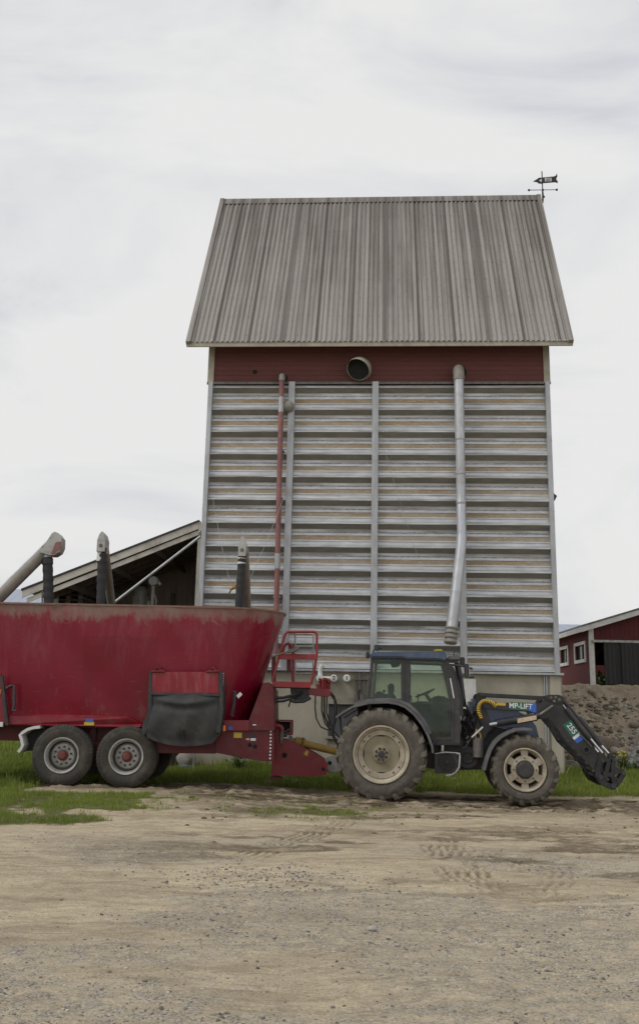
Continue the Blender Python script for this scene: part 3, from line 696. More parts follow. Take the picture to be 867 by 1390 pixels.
E_z = rb(804, 846.5)[1]; A2 = rb(867, 826.5); s_ = (A2[1]-E_z)/A2[0]
WD = 15.0; zl = lambda x: E_z+(x if x < WD/2 else WD-x)*s_
print('BARN', RB.O, zb0, E_z, s_)
dx0, dz1 = rb(807, 871.5); dx1 = 11.0
mb = MB(); mb.prism([(dx0, dz1), (dx1, dz1), (dx1, zb0), (WD, zb0), (WD, zl(WD)), (WD/2, zl(WD/2)), (0.0, zl(0.0)), (0.0, zb0), (dx0, zb0)], 0, .12); mb.build('gable_wall', 'red_boards_v', BN)
# side wall with its two window openings (y runs back from the corner)
def sy(px, py): q = RS.h(px, py, 0); return (-q[0], q[1])
wins = []
for a, b_ in (((782, 897), (794.5, 876)), ((761.5, 899.5), (771, 881.5))):
    y0, y1 = sy(b_[0], b_[1])[0], sy(a[0], a[1])[0]; wins.append([y0, y1])
wz0, wz1 = sy(788, 896)[1], sy(788, 876.3)[1]
ys_ = [.12]+[q for w in wins for q in w]+[LEN]
mb = MB()
for k, (y0, y1) in enumerate(zip(ys_[:-1], ys_[1:])):
    if k % 2 == 0: mb.box(0, .12, y0, y1, zb0, E_z)
    else: mb.box(0, .12, y0, y1, zb0, wz0); mb.box(0, .12, y0, y1, wz1, E_z)
mb.build('side_wall', 'red_boards_side', BN)
mb = MB(); mb.box(WD-.12, WD, .12, LEN, zb0, zl(WD)); mb.build('side_wall', 'red_boards_side', BN)
for (y0, y1) in wins:
    w = .11; mb = MB()
    mb.box(-.05, -.001, y0-w, y0, wz0-w, wz1+w); mb.box(-.05, -.001, y1, y1+w, wz0-w, wz1+w); mb.box(-.048, -.002, y0, y1, wz1, wz1+w); mb.box(-.06, -.002, y0, y1, wz0-w, wz0)
    f_ = mb.build('window', 'white', BN, bevel=.004)
    mb = MB(); mb.box(.05, .06, y0, y1, wz0, wz1); mb.build('window_pane', 'win_glass', f_)
    mb = MB(); c = y0+(y1-y0)*.45; mb.box(.015, .05, c-.03, c+.03, wz0, wz1); mb.build('glazing_bar', 'beige', f_)
# back wall with an open door
b0 = rb(808.5, 900, LEN)[0]; b1 = b0+3.0; bz = rb(812, 903, LEN)[1]
mb = MB(); mb.box(0, b0, LEN, LEN+.1, zb0, E_z); mb.box(b1, WD, LEN, LEN+.1, zb0, E_z); mb.box(b0, b1, LEN, LEN+.1, bz, E_z); mb.prism([(0, E_z), (WD, E_z), (WD/2, zl(WD/2))], LEN, LEN+.1); mb.build('back_wall', 'shed_boards', BN)
mb = MB(); mb.box(-.05, WD+.05, .2, LEN+.1, zb0-.4, zb0-.02); mb.build('floor_slab', 'concrete_rough', BN)
mb = MB(); mb.prism([(-.35, zl(-.35)+.03), (WD/2, zl(WD/2)+.03), (WD+.35, zl(WD+.35)+.03), (WD+.35, zl(WD+.35)-.03), (WD/2, zl(WD/2)-.03), (-.35, zl(-.35)-.03)], -.4, LEN+.4); mb.build('roof', 'steel_dull', BN)
mb = MB(); mb.prism([(-.37, zl(-.37)-.032), (WD/2, zl(WD/2)-.032), (WD+.37, zl(WD+.37)-.032), (WD+.37, zl(WD+.37)-.20), (WD/2, zl(WD/2)-.20), (-.37, zl(-.37)-.20)], -.38, -.34); mb.build('barge_board', 'white', BN)
mb = MB(); mb.box(-.36, -.33, -.335, LEN+.3, zl(-.35)-.19, zl(-.35)-.035); mb.build('eaves_board', 'white', BN)
mb = MB(); mb.box(-.06, .10, -.04, -.001, zb0-.03, E_z-.05); mb.box(-.04, -.001, -.039, .12, zb0-.03, E_z-.1); mb.build('corner_board', 'white', BN, bevel=.005)
mb = MB(); mb.box(dx0-.1, dx1+.4, -.16, -.045, dz1-.02, dz1+.06); mb.build('door_rail', 'rim_grey', BN, bevel=.005)
for p0, x1, y0 in ((819, rb(843, 900)[0], -.10), (842, dx1+.2, -.145)):
    x0 = rb(p0, 900)[0]
    mb = MB(); n = int((x1-x0)/.07)
    pts = [(x0+(x1-x0)*i/n, y0+(.012 if i % 2 else -.012)) for i in range(n+1)]
    vs = [(x, y, z) for z in (zb0+.05, dz1-.02) for x, y in pts]; fs = [(i, i+1, n+2+i, n+1+i) for i in range(n)]
    mb.add(vs, fs); mb.box(x0, x1, y0+.02, y0+.035, zb0+.05, dz1-.02); mb.build('sliding_door', 'dark_boards_v', BN, smooth=False)
mb = MB(); mb.box(dx0-.02, WD, -.3, .1, zb0-.12, zb0-.0); mb.build('door_sill', 'wood_dark', BN)
mb = MB(); a = rb(808, 890, 1.5); b_ = rb(819, 876, 1.5); mb.bar((a[0], 1.5, a[1]), (b_[0], 1.5, b_[1]), .1, .1); mb.build('brace', 'wood', BN)
bx = b0
# neighbouring roof behind it
F2 = Fr((W(770, 870, 58).x, 58, 0), 0)
t = thing('farm_outbuilding', F2, 'outbuilding with a blue-grey metal roof peeking out behind the red barn', 'outbuilding')
a = F2.h(740, 861); b_ = F2.h(786, 848, 5); c = F2.h(815, 861)
mb = MB(); mb.box(a[0]-3, c[0]+4, 0, 10, 0, a[1]-.1); mb.build('wall', 'red_boards_v', t)
mb = MB(); mb.add([(a[0]-3.5, -.5, a[1]-.2), (c[0]+4.5, -.5, a[1]-.2), (c[0]+4.5, 10.5, a[1]-.2), (a[0]-3.5, 10.5, a[1]-.2), (a[0]-3.5, 5, b_[1]), (c[0]+4.5, 5, b_[1])], [(0, 1, 5, 4), (2, 3, 4, 5), (1, 2, 5), (0, 4, 3), (0, 3, 2, 1)])
mb.build('roof', 'blue_roof', t, smooth=False)
# ================================================================== wheels
def tyre_mb(Rr, rim, w, lugs, lug_h=.045, skew=.32):
    """tyre about the y axis, outer face at y=0, inner at y=w"""
    mb = MB(); R0 = Rr-lug_h; sh = min(.09, w*.2)
    half = [(rim, .055), (rim+.03, .02), (rim+(R0-rim)*.35, -.005), (rim+(R0-rim)*.62, -.002), (R0-.085, .012), (R0-.03, .035), (R0, sh)]
    prof = half+[(R0+.008, w/2)]+[(r, w-y) for r, y in half[::-1]]+[(rim-.02, w-.07), (rim-.02, .07)]
    mb.lathe(0, 0, prof, 72, 0, closed=True)
    for side in (0, 1):
        for k in range(lugs):
            th = 2*math.pi*(k+.5*side)/lugs; secs = []
            hw = math.pi*2/lugs*.17
            for (fy, rt, rb_, dth, kk) in ((.012, R0-.075, R0-.11, .01, .9), (.024, Rr-.045, R0-.07, .03, 1.0), (.055, Rr-.008, R0-.03, .06, 1.05), (w*.3, Rr, R0-.02, .5*skew, .9), (w*.54, Rr, R0-.02, skew, .8)):
                a = th+dth*(.55/Rr)
                y = fy if side == 0 else w-fy
                q = []
                for da, r in ((-hw*kk*1.15, rb_), (-hw*kk*.85, rt), (hw*kk*.85, rt), (hw*kk*1.15, rb_)):
                    q.append(((r)*math.cos(a+da), y, r*math.sin(a+da)))
                secs.append(q)
            vs = [p for q in secs for p in q]; fs = []
            for i in range(len(secs)-1):
                for j in range(3): fs.append((i*4+j, i*4+j+1, (i+1)*4+j+1, (i+1)*4+j))
            fs += [(0, 3, 2, 1), tuple((len(secs)-1)*4+j for j in range(4))]
            mb.add(vs, fs, 1)
    return mb
def place(o, loc, rz=0, ry=0):
    o.location = loc; o.rotation_euler = (0, ry, rz); return o
# ================================================================== FEED MIXER TRAILER
O_ = W(171, 1070, 19.6); TR = Fr((O_.x, O_.y, O_.z), 0.0)
MIX = thing('feed_mixer_trailer', TR, 'large red twin axle feed mixer trailer with dirty oval tub and black rubber curtain', 'feed mixer')
yc = 1.27; cx = TR.h(128, 900, yc)[0]
ztop = TR.h(130, 820, -.01)[1]; xrt = TR.h(387.5, 833, yc)[0]; xrb, zbt = TR.h(338, 978, yc)
print('TUB', ztop, TR.h(387, 833, yc), xrt-cx, zbt, TR.h(130, 986, .2))
zbt = TR.h(130, 984, .22)[1]
at_, ab_ = xrt-cx, xrb-cx; bt, bb = 1.28, 1.05
def plan(a, b, n=120):
    out = []
    for k in range(n):
        ph = 2*math.pi*k/n
        # even spacing round a stadium
        L = 4*(a-b)+2*math.pi*b; s_ = (k/n)*L
        st = 2*(a-b)
        if s_ < st: out.append((-(a-b)+s_, -b))
        elif s_ < st+math.pi*b: an = -math.pi/2+(s_-st)/b; out.append(((a-b)+b*math.cos(an), b*math.sin(an)))
        elif s_ < 2*st+math.pi*b: out.append(((a-b)-(s_-st-math.pi*b), b))
        else: an = math.pi/2+(s_-2*st-math.pi*b)/b; out.append((-(a-b)+b*math.cos(an), b*math.sin(an)))
    return out
NP = 160
def tub_ring(t, off=0, zz=None):
    a = ab_+(at_-ab_)*t+off; b = bb+(bt-bb)*t+off; z = zbt+(ztop-zbt)*t if zz is None else zz
    return [(cx+x, yc+y, z) for x, y in plan(a, b, NP)]
mb = MB(); rings = []
lv = [0, .08, .16, .25, .35, .45, .55, .65, .75, .85, .93, .985]
for t in lv: rings.append(tub_ring(t))
for i, rg in enumerate(rings):   # panel-beaten surface
    for k, (x, y, z) in enumerate(rg):
        q = .014*math.sin(x*2.3+z*1.1)*math.sin(z*2.9+x*.7)+.006*math.sin(x*7+z*5)
        dx_, dy_ = x-cx, y-yc; L = math.hypot(dx_*.3, dy_)
        rg[k] = (x, y+q*(dy_/L if L else 0), z+(.012*math.sin(x*5.1)+.008*math.sin(x*13) if i == len(rings)-1 else 0))
rings += [tub_ring(.985, .02), tub_ring(1.0, .022), tub_ring(1.0, -.012), tub_ring(.97, -.02), tub_ring(.5, -.025), tub_ring(.04, -.03)]
vs = [p for g in rings for p in g]; fs = []
for i in range(len(rings)-1):
    for k in range(NP): fs.append((i*NP+k, i*NP+(k+1) % NP, (i+1)*NP+(k+1) % NP, (i+1)*NP+k))
fs.append(tuple(range(NP))); fs.append(tuple((len(rings)-1)*NP+k for k in range(NP)))
mb.add(vs, fs)
TUB = mb.build('mixing_tub', m_tub(zbt, ztop, TR.h(112, 900, .1)[0], TR.h(214, 900, .1)[0]), MIX, ang=40)
# two augers inside
for sx_ in (-1, 1):
    axx = cx+sx_*(ab_-bb)*.95; mb = MB(); n = 70; vs = []; fs = []
    for i in range(n+1):
        t = i/n; a = t*math.pi*2*3.3; r1 = .95-.65*t; z = zbt+.1+1.5*t
        vs += [(axx+.08*math.cos(a), yc+.08*math.sin(a), z), (axx+r1*math.cos(a), yc+r1*math.sin(a), z-.02)]
        if i: fs.append((2*i-2, 2*i-1, 2*i+1, 2*i))
    mb.add(vs, fs); mb.tube([(axx, yc, zbt), (axx, yc, zbt+1.8)], .1, 12); mb.build('mixing_auger', 'steel_dull', MIX)
# skirt ledge and chassis
def h(px, py, d=0): return TR.h(px, py, d)
x0 = h(12, 975, .05)[0]; x1 = h(172, 975, .05)[0]; x2 = h(191, 980, .05)[0]; zt_ = h(100, 972.3, .05)[1]; zb_ = h(100, 985.5, .05)[1]
mb = MB(); mb.add([(x0, .21, zt_+.02), (x1, .21, zt_+.02), (x0, .06, zt_-.02), (x1, .06, zt_-.02), (x0, .05, zb_), (x2, .05, zb_), (x2, .12, zb_+.06), (x0, .3, zb_), (x2, .3, zb_)],
                  [(0, 1, 3, 2), (2, 3, 6, 5, 4), (1, 6, 3), (4, 5, 8, 7)]); mb.box(x0, x2, .07, .25, zb_+.003, zb_+.012); mb.build('side_skirt', 'red', MIX, smooth=False)
mb = MB(); zf = h(120, 988, .5)[1]; zl_ = h(120, 1008, .5)[1]
for y0 in (.55, 1.75): mb.box(h(12, 990, .5)[0]-2.5, h(300, 990, .5)[0], y0, y0+.16, zl_, zf)
for px in (40, 127, 215): x = h(px, 990, .5)[0]; mb.box(x-.06, x+.06, .45, 2.1, zl_+.01, zf-.01)
mb.box(h(12, 990, .5)[0]-2.5, h(290, 990, .5)[0], .3, 2.3, zf+.0, zf+.05)
mb.build('chassis_beam', 'red_dark', MIX)
mb = MB(); x = h(127, 1010, .5)[0]; mb.box(x-.14, x+.14, .45, .62, h(127, 1040, .5)[1], zl_+.02); mb.box(x-.5, x+.5, .5, .56, h(127, 1030, .5)[1], h(127, 1022, .5)[1]); mb.build('axle_bracket', 'red_dark', MIX, bevel=.01)
mb = MB()
for px in (83, 170.7): a = h(px, 1032, .5); mb.tube([(a[0], .25, a[1]), (a[0], 2.3, a[1])], .075, 12)
mb.build('axle', 'black_paint', MIX)
# wheels
def mk_wheel(parent, tyre_mbuilder, tyre_mats, rim_parts, locs):
    """hub empty-free wheel: the rim is the wheel object, tyre and hub its children"""
    first = None
    for i, (loc, rz, ry) in enumerate(locs):
        w = bpy.data.objects.new('wheel', None); C.objects.link(w); w.parent = parent; w.location = loc; w.rotation_euler = (0, ry, rz); w.empty_display_size = .2
        if first is None:
            first = []
            first.append(tyre_mbuilder.build('tyre', tyre_mats, w, ang=30))
            for nm, mbs, mt in rim_parts: first.append(mbs.build(nm, mt, w, ang=35))
        else:
            for c in first: d = c.copy(); C.objects.link(d); d.parent = w
Rr = .58; rim = .325; ty = MB()
half = [(rim-.01, .05), (rim+.015, .015), (rim+.05, .004), (rim+.12, -.008), (rim+.165, -.003), (Rr-.045, .018), (Rr-.02, .03), (Rr-.018, .04), (Rr-.006, .05)]
gr = []
for f in (.2, .38, .62, .8): y = .40*f; gr += [(Rr, y-.012), (Rr-.014, y-.006), (Rr-.014, y+.006), (Rr, y+.012)]
ty.lathe(0, 0, half+gr+[(r, .40-y) for r, y in half[::-1]]+[(rim-.03, .33), (rim-.03, .07)], 72, 0, closed=True)
for k in range(56):
    a = 2*math.pi*k/56; ty.bar((math.cos(a)*(Rr-.07), .012, math.sin(a)*(Rr-.07)), (math.cos(a)*(Rr-.008), .044, math.sin(a)*(Rr-.008)), .028, .03)
rm = MB(); rm.lathe(0, 0, [(rim, .05), (rim+.012, .012), (rim+.004, .0), (rim-.016, .006), (rim-.024, .04)], 56); rm.lathe(0, 0, [(rim-.024, .04), (rim-.032, .06), (rim-.034, .085)], 56); rm.lathe(0, 0, [(rim-.05, .1), (rim-.052, .15), (.24, .16)], 56, 1); rm.lathe(0, 0, [(rim-.034, .085), (rim-.046, .08), (rim-.05, .1)], 56); rm.lathe(0, 0, [(.24, .16), (.228, .15), (.218, .128), (.2, .118), (.12, .112), (.11, .12), (0, .12)], 56)
for k in range(10):
    a = 2*math.pi*k/10+.2; x, z = .162*math.cos(a), .162*math.sin(a); rm.lathe(x, z, [(0, .07), (.02, .072), (.022, .115)], 6, 1)
hb = MB(); hb.lathe(0, 0, [(0, .015), (.06, .02), (.075, .04), (.09, .09), (.104, .1), (.106, .13)], 10)
c1 = h(83, 1031.5, .0); c2 = h(170.7, 1032, .0)
gz = .0
mk_wheel(MIX, ty, ['tyre_dark'], [('rim', rm, ['rim_grey', 'tyre_dark']), ('hub', hb, 'hub_red')],
         [((c1[0], 0, Rr-.01), 0, 0), ((c2[0], 0, Rr-.01), 0, .7), ((c1[0], 2.5-.36, Rr-.01), math.pi, .4), ((c2[0], 2.5-.36, Rr-.01), math.pi, 1.1)])
# white broken mudguard edge and black flap
pts = TR.pl([(55, 987), (46, 988), (38, 990.5), (31, 995), (28, 998), (30, 1004), (31.5, 1012), (29, 1017), (25.5, 1021)], .05)
mb = MB(); mb.strip(pts, .055, .0, .42); mb.build('mudguard', 'white', MIX)
mb = MB(); mb.prism(TR.pl([(34, 995), (60, 988), (70, 988), (70, 1000), (48, 1019), (33, 1020)], .4), .35, .37); mb.build('mud_flap', 'black_rubber', MIX)
# side discharge door
dF = -.26
fr_pts = [(206, 912), (297, 912), (297, 940), (206, 940)]
mb = MB(); mb.prism(TR.pl([(206.5, 912.2), (296.5, 912.2), (297, 941.5), (206, 941.5)], dF), dF, dF+.03); mb.build('door_panel', 'red_panel', MIX, bevel=.006)
for pxs in ([(203, 911), (206.5, 911), (206.5, 975), (196, 1000), (192, 992), (200, 968)], [(297, 911), (302, 914), (303, 965), (299, 995), (293, 995), (297, 960)]):
    mb = MB(); mb.prism(TR.pl(pxs, dF+.02), dF-.01, .25); mb.build('door_cheek', 'tarp', MIX, bevel=.006)
for px in (214, 288):
    mb = MB(); a = TR.p(px-5, 912, dF); b_ = TR.p(px, 906, .02); c = TR.p(px+6, 911.5, dF); mb.tube([a, b_], .018, 8); mb.tube([b_, c], .018, 8); mb.tube([(a[0]-.05, dF-.01, a[2]), (c[0]+.05, dF-.01, c[2])], .02, 8); mb.build('door_hinge', 'red_dark', MIX)
# rubber curtain: hangs from the panel edge, bellied outwards
nx_, nz_ = 40, 28; vs = []
LE = [(0, 205.5, 940.5), (.25, 202.5, 955), (.55, 198, 972), (.8, 192, 987), (1, 200, 1002)]
RE = [(0, 297.5, 940.5), (.25, 299, 955), (.55, 300.5, 972), (.8, 300.5, 990), (1, 298, 998)]
BE = [(0, 200), (.1, 1005), (.3, 1011.5), (.5, 1013.5), (.7, 1012.3), (.9, 1008.5), (1, 998)]
def edge(E, v, k): return float(np.interp(v, [q[0] for q in E], [q[k] for q in E]))
for j in range(nz_+1):
    v = j/nz_
    for i in range(nx_+1):
        u = i/nx_
        px = edge(LE, v, 1)*(1-u)+edge(RE, v, 1)*u
        yb0 = float(np.interp(u, [0, .03, .1, .3, .5, .7, .9, .97, 1], [1002, 1004, 1006.5, 1011.5, 1013.5, 1012.5, 1009.5, 1005, 998]))
        ye_ = edge(LE, v, 2)*(1-u)+edge(RE, v, 2)*u
        py = 940.5+(yb0-940.5)*v; py = py*min(1, 12*min(u, 1-u))+ye_*(1-min(1, 12*min(u, 1-u)))
        bel = math.sin(math.pi*min(1, max(0, u)))**.6
        d = dF-.02-.08*bel*math.sin(math.pi*min(1, v*1.1))
        d -= .045*math.exp(-((v-.10-.10*math.sin(math.pi*u))/.05)**2)*bel
        d += .030*math.exp(-((v-.24-.06*math.sin(math.pi*u))/.06)**2)*bel
        d += .014*math.cos((u-.5)*16+v*5)*(.3+v)+.010*math.sin(u*31-v*9)*v
        d += .02*math.exp(-((u-.5)/.02)**2)*v
        d += .06*(1-bel)
        x, z = TR.h(px, py, dF); vs.append((x, d, z))
mb = MB(); mb.add(vs, [(j*(nx_+1)+i, j*(nx_+1)+i+1, (j+1)*(nx_+1)+i+1, (j+1)*(nx_+1)+i) for j in range(nz_) for i in range(nx_)])
mb.add([(x, y+.03, z) for x, y, z in vs], [(j*(nx_+1)+i, (j+1)*(nx_+1)+i, (j+1)*(nx_+1)+i+1, j*(nx_+1)+i+1) for j in range(nz_) for i in range(nx_)])
cur = mb.build('rubber_curtain', 'tarp', MIX, ang=60)
a = TR.p(248, 998, dF-.11); mb = MB(); mb.box(a[0]-.015, a[0]+.015, a[1]-.03, a[1]+.05, a[2]-.06, a[2]+.09); mb.build('curtain_slot', 'black_in', cur)
mb = MB(); a = h(206, 941, dF); b_ = h(297, 941, dF); mb.box(a[0]-.01, b_[0]+.01, dF-.03, dF-.005, a[1]-.03, a[1]+.015); mb.build('curtain_strip', 'frame_dark', cur)
# level gauge strip
mb = MB(); a = h(301.5, 914, dF+.1); b_ = h(303.5, 989, dF+.1); mb.box(a[0], a[0]+.03, dF+.1, dF+.115, b_[1], a[1]); ga = mb.build('gauge_strip', 'white_label', MIX)
mb = MB()
for i in range(22): z = b_[1]+(a[1]-b_[1])*(i+.5)/22; mb.box(a[0]+.005, a[0]+.026, dF+.09, dF+.1, z-.012, z+.012)
mb.build('gauge_marks', 'red_dark', ga)
mb = MB(); a = h(302.5, 985, dF); b_ = h(305.5, 993, dF); mb.box(a[0], b_[0], dF+.05, dF+.12, b_[1], a[1]); mb.build('side_reflector', 'orange', MIX, bevel=.005)
# lower frame plates
mb = MB(); mb.prism(TR.pl([(207, 1006), (293, 1006), (293, 1023.5), (207, 1022.5)], .15), .15, .2); mb.build('lower_beam', 'red_dark', MIX, bevel=.006)
for y0, y1 in ((.1, .22), (2.2, 2.3)):
    mb = MB(); mb.prism(TR.pl([(292, 992), (372, 992), (372, 1034), (352, 1033), (320, 1027.5), (292, 1022)], .1), y0, y1); mb.build('front_frame_plate', 'red_dark', MIX, bevel=.008)
mb = MB(); mb.prism(TR.pl([(303, 978), (338, 978), (338, 992.2), (303, 992.2)], .04), .04, .3); mb.build('front_skirt', 'red', MIX, bevel=.006)
pl_ = TR.pl([(338, 978), (357, 927), (366, 926.5), (371.5, 936), (372.5, 1033), (338, 992)], .06)
mb = MB(); mb.prism(TR.pl([(337.5, 978), (357, 927), (366, 926.5), (371.5, 936), (372.5, 992.2), (337.5, 992.2)], .06), .06, 2.4); mb.build('front_housing', 'red_dark', MIX, bevel=.01)
mb = MB(); a = h(366.5, 1030, .08); b_ = h(366.5, 993, .08)
for i in range(9): z = a[1]+(b_[1]-a[1])*i/8; mb.lathe(a[0], z, [(0, .08), (.018, .085), (.02, .1)], 8)
mb.build('plate_bolts', 'white_label', MIX)
# handle levers on the tub
for pts in ([(8, 935), (14, 931.5), (19.5, 931), (19, 945), (19.5, 958), (17, 964), (22, 965.5)], [(316, 939), (319, 939.5), (318, 955), (315, 966), (314, 972), (317, 972)]):
    mb = MB(); mb.tube(TR.p3(pts, -.0), .028, 10); mb.build('lever_handle', 'frame_dark', MIX)
mb = MB(); mb.prism(TR.pl([(315, 938), (322, 938), (319, 960), (318, 974), (312.5, 972), (315, 958)], .1), .08, .12); mb.build('lever_bracket', 'red_dark', MIX, bevel=.006)
mb = MB(); mb.prism(TR.pl([(320.5, 944.5), (326, 939.5), (329, 943), (323.5, 948.5)], -.05), -.055, -.05); mb.build('white_tag', 'white_label', MIX)
# stickers
def stick(px0, py0, px1, py1, d, m, name='sticker'):
    a = h(px0, py1, d); b_ = h(px1, py0, d); mb = MB(); mb.box(a[0], b_[0], d-.004, d, a[1], b_[1]); return mb.build(name, m, MIX)
o = stick(114, 980.5, 128, 984.8, .048, 'yellow_label'); stick(116, 976, 127, 980.2, .044, 'blue_label')
stick(309.5, 986.5, 316, 990.8, .038, 'blue_label')
stick(317, 994.8, 328.5, 1001.8, .098, 'yellow_label'); 
stick(339.5, 997, 347.5, 1001, .098, 'black_paint'); stick(340, 1002.5, 347, 1005.8, .098, 'white_label'); stick(334, 1002.5, 338.5, 1005, .098, 'tan_label')
stick(343, 983.5, 347.5, 985, .056, 'white_label')
mb = MB()
for px, py in ((339, 1011.5), (346, 1013.5)):
    a = h(px, py, .09); mb.lathe(a[0], a[1], [(.04, .095), (.025, .085), (.02, .095), (0, .097)], 14)
mb.build('grease_port', 'black_in', MIX)
# rear end, mostly beyond the frame
mb = MB(); mb.prism(TR.pl([(-60, 905), (1, 915), (10.5, 983), (-60, 987)], .1), .1, 2.4); rear = mb.build('rear_housing', 'red', MIX, bevel=.01)
mb = MB(); mb.bar(TR.p(2.5, 918, .0), TR.p(10, 985, .0), .07, .06); mb.build('rear_strut', 'frame_dark', MIX, bevel=.006)
mb = MB(); a = h(-30, 986, .02); b_ = h(4.5, 980.5, .02); mb.box(a[0], b_[0], .0, .05, a[1], b_[1]); mb.build('marker_plate', 'white_label', MIX)
mb = MB(); a = h(-1, 942, .02); b_ = h(2, 936, .02); mb.box(a[0], b_[0], .0, .05, a[1], b_[1]); mb.build('side_reflector', 'orange', MIX)
# drawbar
dd = .85
dp = [(368.5, 990), (372, 985), (378, 984), (383, 988), (384, 1003.5), (392, 1004), (428, 1023), (440, 1031), (445, 1038), (443, 1052), (424, 1054.5), (368.5, 1053)]
mb = MB(); mb.prism(TR.pl(dp, dd), dd, dd+.05); mb.prism(TR.pl(dp, dd), dd+.55, dd+.6); mb.prism(TR.pl([(368.5, 1004), (384, 1004), (428, 1024), (428, 1030), (380, 1010), (368.5, 1010)], dd), dd+.05, dd+.55)
mb.prism(TR.pl([(368.5, 1049), (443, 1048), (443, 1052), (368.5, 1053)], dd), dd+.05, dd+.55)
DB = mb.build('drawbar', 'red', MIX)
for px, py, r in ((386, 1025.5, .05), (438.5, 1044.5, .035)):
    a = h(px, py, dd); mb = MB(); mb.lathe(a[0], a[1], [(0, dd-.004), (r, dd-.004), (r*1.1, dd+.01)], 18); mb.build('drawbar_hole', 'black_in', DB)
mb = MB(); mb.prism(TR.pl([(412, 1023.5), (416, 1018.5), (419, 1021), (416.5, 1027)], dd), dd-.005, dd); mb.build('warning_sticker', 'yellow_label', DB)
mb = MB(); a = h(381, 990, dd-.05); b_ = h(383, 1010, dd-.05); mb.box(a[0], b_[0]+.02, dd-.08, dd-.03, b_[1], a[1]); mb.build('steel_pin', 'steel_dull', DB, bevel=.005)
mb = MB(); mb.tube(TR.p3([(369, 996), (371, 988), (376, 985), (381, 987), (383, 992)], dd-.04), .05, 10); mb.build('clevis', 'red_bright', DB)
mb = MB(); a = h(366, 1055, dd+.1); b_ = h(383, 1058.5, dd+.1); mb.box(a[0], b_[0], dd, dd+.3, a[1]-.05, a[1]+.0); x = (a[0]+b_[0])/2; mb.box(x-.06, x+.06, dd+.1, dd+.22, a[1], a[1]+.3); mb.build('parking_foot', 'red_dark', DB, bevel=.006)
mb = MB(); mb.prism(TR.pl([(441, 1031), (452, 1026), (459, 1027), (460, 1048), (446, 1050), (441, 1045)], dd+.2), dd+.2, dd+.4); mb.build('hitch_head', 'rim_grey', DB, bevel=.02)
a = h(447.5, 1036, dd+.19); mb = MB(); mb.lathe(a[0], a[1], [(0, dd+.19), (.04, dd+.19)], 12); mb.build('hitch_hole', 'black_in', DB)
# tool box on the drawbar
a = h(371.5, 998, 1.2); b_ = h(397.5, 977.5, 1.2); t = .05
mb = MB(); mb.box(a[0], b_[0], 1.2, 1.5, a[1], a[1]+t); mb.box(a[0], b_[0], 1.2, 1.5, b_[1]-t*.6, b_[1]); mb.box(a[0], a[0]+t*.5, 1.2, 1.5, a[1]+t, b_[1]-t*.6); mb.box(b_[0]-t, b_[0], 1.2, 1.5, a[1]+t, b_[1]-t*.6)
tb = mb.build('control_box', 'red', MIX, bevel=.004)
mb = MB(); mb.box(a[0]+.03, b_[0]-.055, 1.3, 1.33, a[1]+.055, b_[1]-.035); mb.build('box_inside', 'black_in', tb)
mb = MB(); mb.tube(TR.p3([(383, 996), (388, 993.5), (393, 990)], 1.22), .03, 8); mb.tube(TR.p3([(378, 1000), (386, 998), (390, 999)], 1.15), .04, 8); mb.build('box_cable', 'steel_dull', tb)
# drive shaft
P0 = Vector(TR.p(399, 1006.5, 1.12)); P1 = Vector(TR.p(470, 1024, 1.12)); D = P1-P0
mb = MB(); ts = [0, .02, .1, .16, .2, .205, 1.0]; mb.tube([tuple(P0+D*t) for t in ts], .1, 20, rs=[.06, .085, .10, .115, .10, .075, .072])
for i in range(5): mb.tube([tuple(P0+D*(.03+.03*i)), tuple(P0+D*(.04+.03*i))], .115, 20)
mb.build('drive_shaft_guard', 'yellow', MIX)
mb = MB(); mb.tube([tuple(P0-D*.06), tuple(P0+D*.02)], .06, 12); mb.tube([tuple(P0-D*.12), tuple(P0-D*.05)], .09, 12); mb.build('shaft_joint', 'steel_dull', MIX)
# platform and rails
pd = .55
RAIL = []
def rail(pts, r, name, m, d=pd, par=MIX): mb = MB(); mb.tube(TR.p3(pts, d), r, 10); return mb.build(name, m, par)
a = h(369.5, 933, pd); b_ = h(421.5, 926, pd)
mb = MB(); mb.box(a[0], b_[0], pd, pd+.05, a[1], b_[1]); mb.box(a[0], b_[0], pd+.7, pd+.75, a[1], b_[1]); mb.box(b_[0]-.05, b_[0], pd+.05, pd+.7, a[1], b_[1]); mb.box(a[0], b_[0]-.05, pd+.05, pd+.7, a[1]+.02, a[1]+.05)
PF = mb.build('access_platform', 'red_bright', MIX, bevel=.006)
for d in (pd+.02, pd+.72):
    k = 0 if d < 1 else 0
    o = rail([(369.5, 926), (380, 886), (386.5, 862), (389, 858.8), (392, 857.8), (426, 857.8), (429, 859), (430, 862), (430, 888)], .027, 'hand_rail', 'red_bright', d, PF)
mb = MB(); a = h(379.5, 895.3, pd-.01); b_ = h(430.5, 888.3, pd-.01); mb.box(a[0], b_[0], pd-.02, pd+.0, a[1], b_[1]); mb.build('rail_board', 'red_bright', PF, bevel=.005)
rail([(383, 888), (385, 878.5), (388.5, 874.5), (392, 874), (395.5, 876.5), (397.5, 881), (397.5, 926)], .03, 'rail_hoop', 'red', pd+.25, PF)
rail([(430, 888), (427.5, 905), (422, 930)], .028, 'rail_leg', 'red_bright', pd+.02, PF)
mb = MB(); mb.bar(TR.p(392, 895, pd+.3), TR.p(392, 912, pd+.3), .05, .09); mb.bar(TR.p(371.5, 890, pd+.5), TR.p(371.5, 926, pd+.5), .05, .09); mb.build('rail_post', 'red_dark', PF)
mb = MB(); dl = pd+.9
for px in (400.5, 425): mb.tube(TR.p3([(px, 860), (px, 926)], dl), .018, 8)
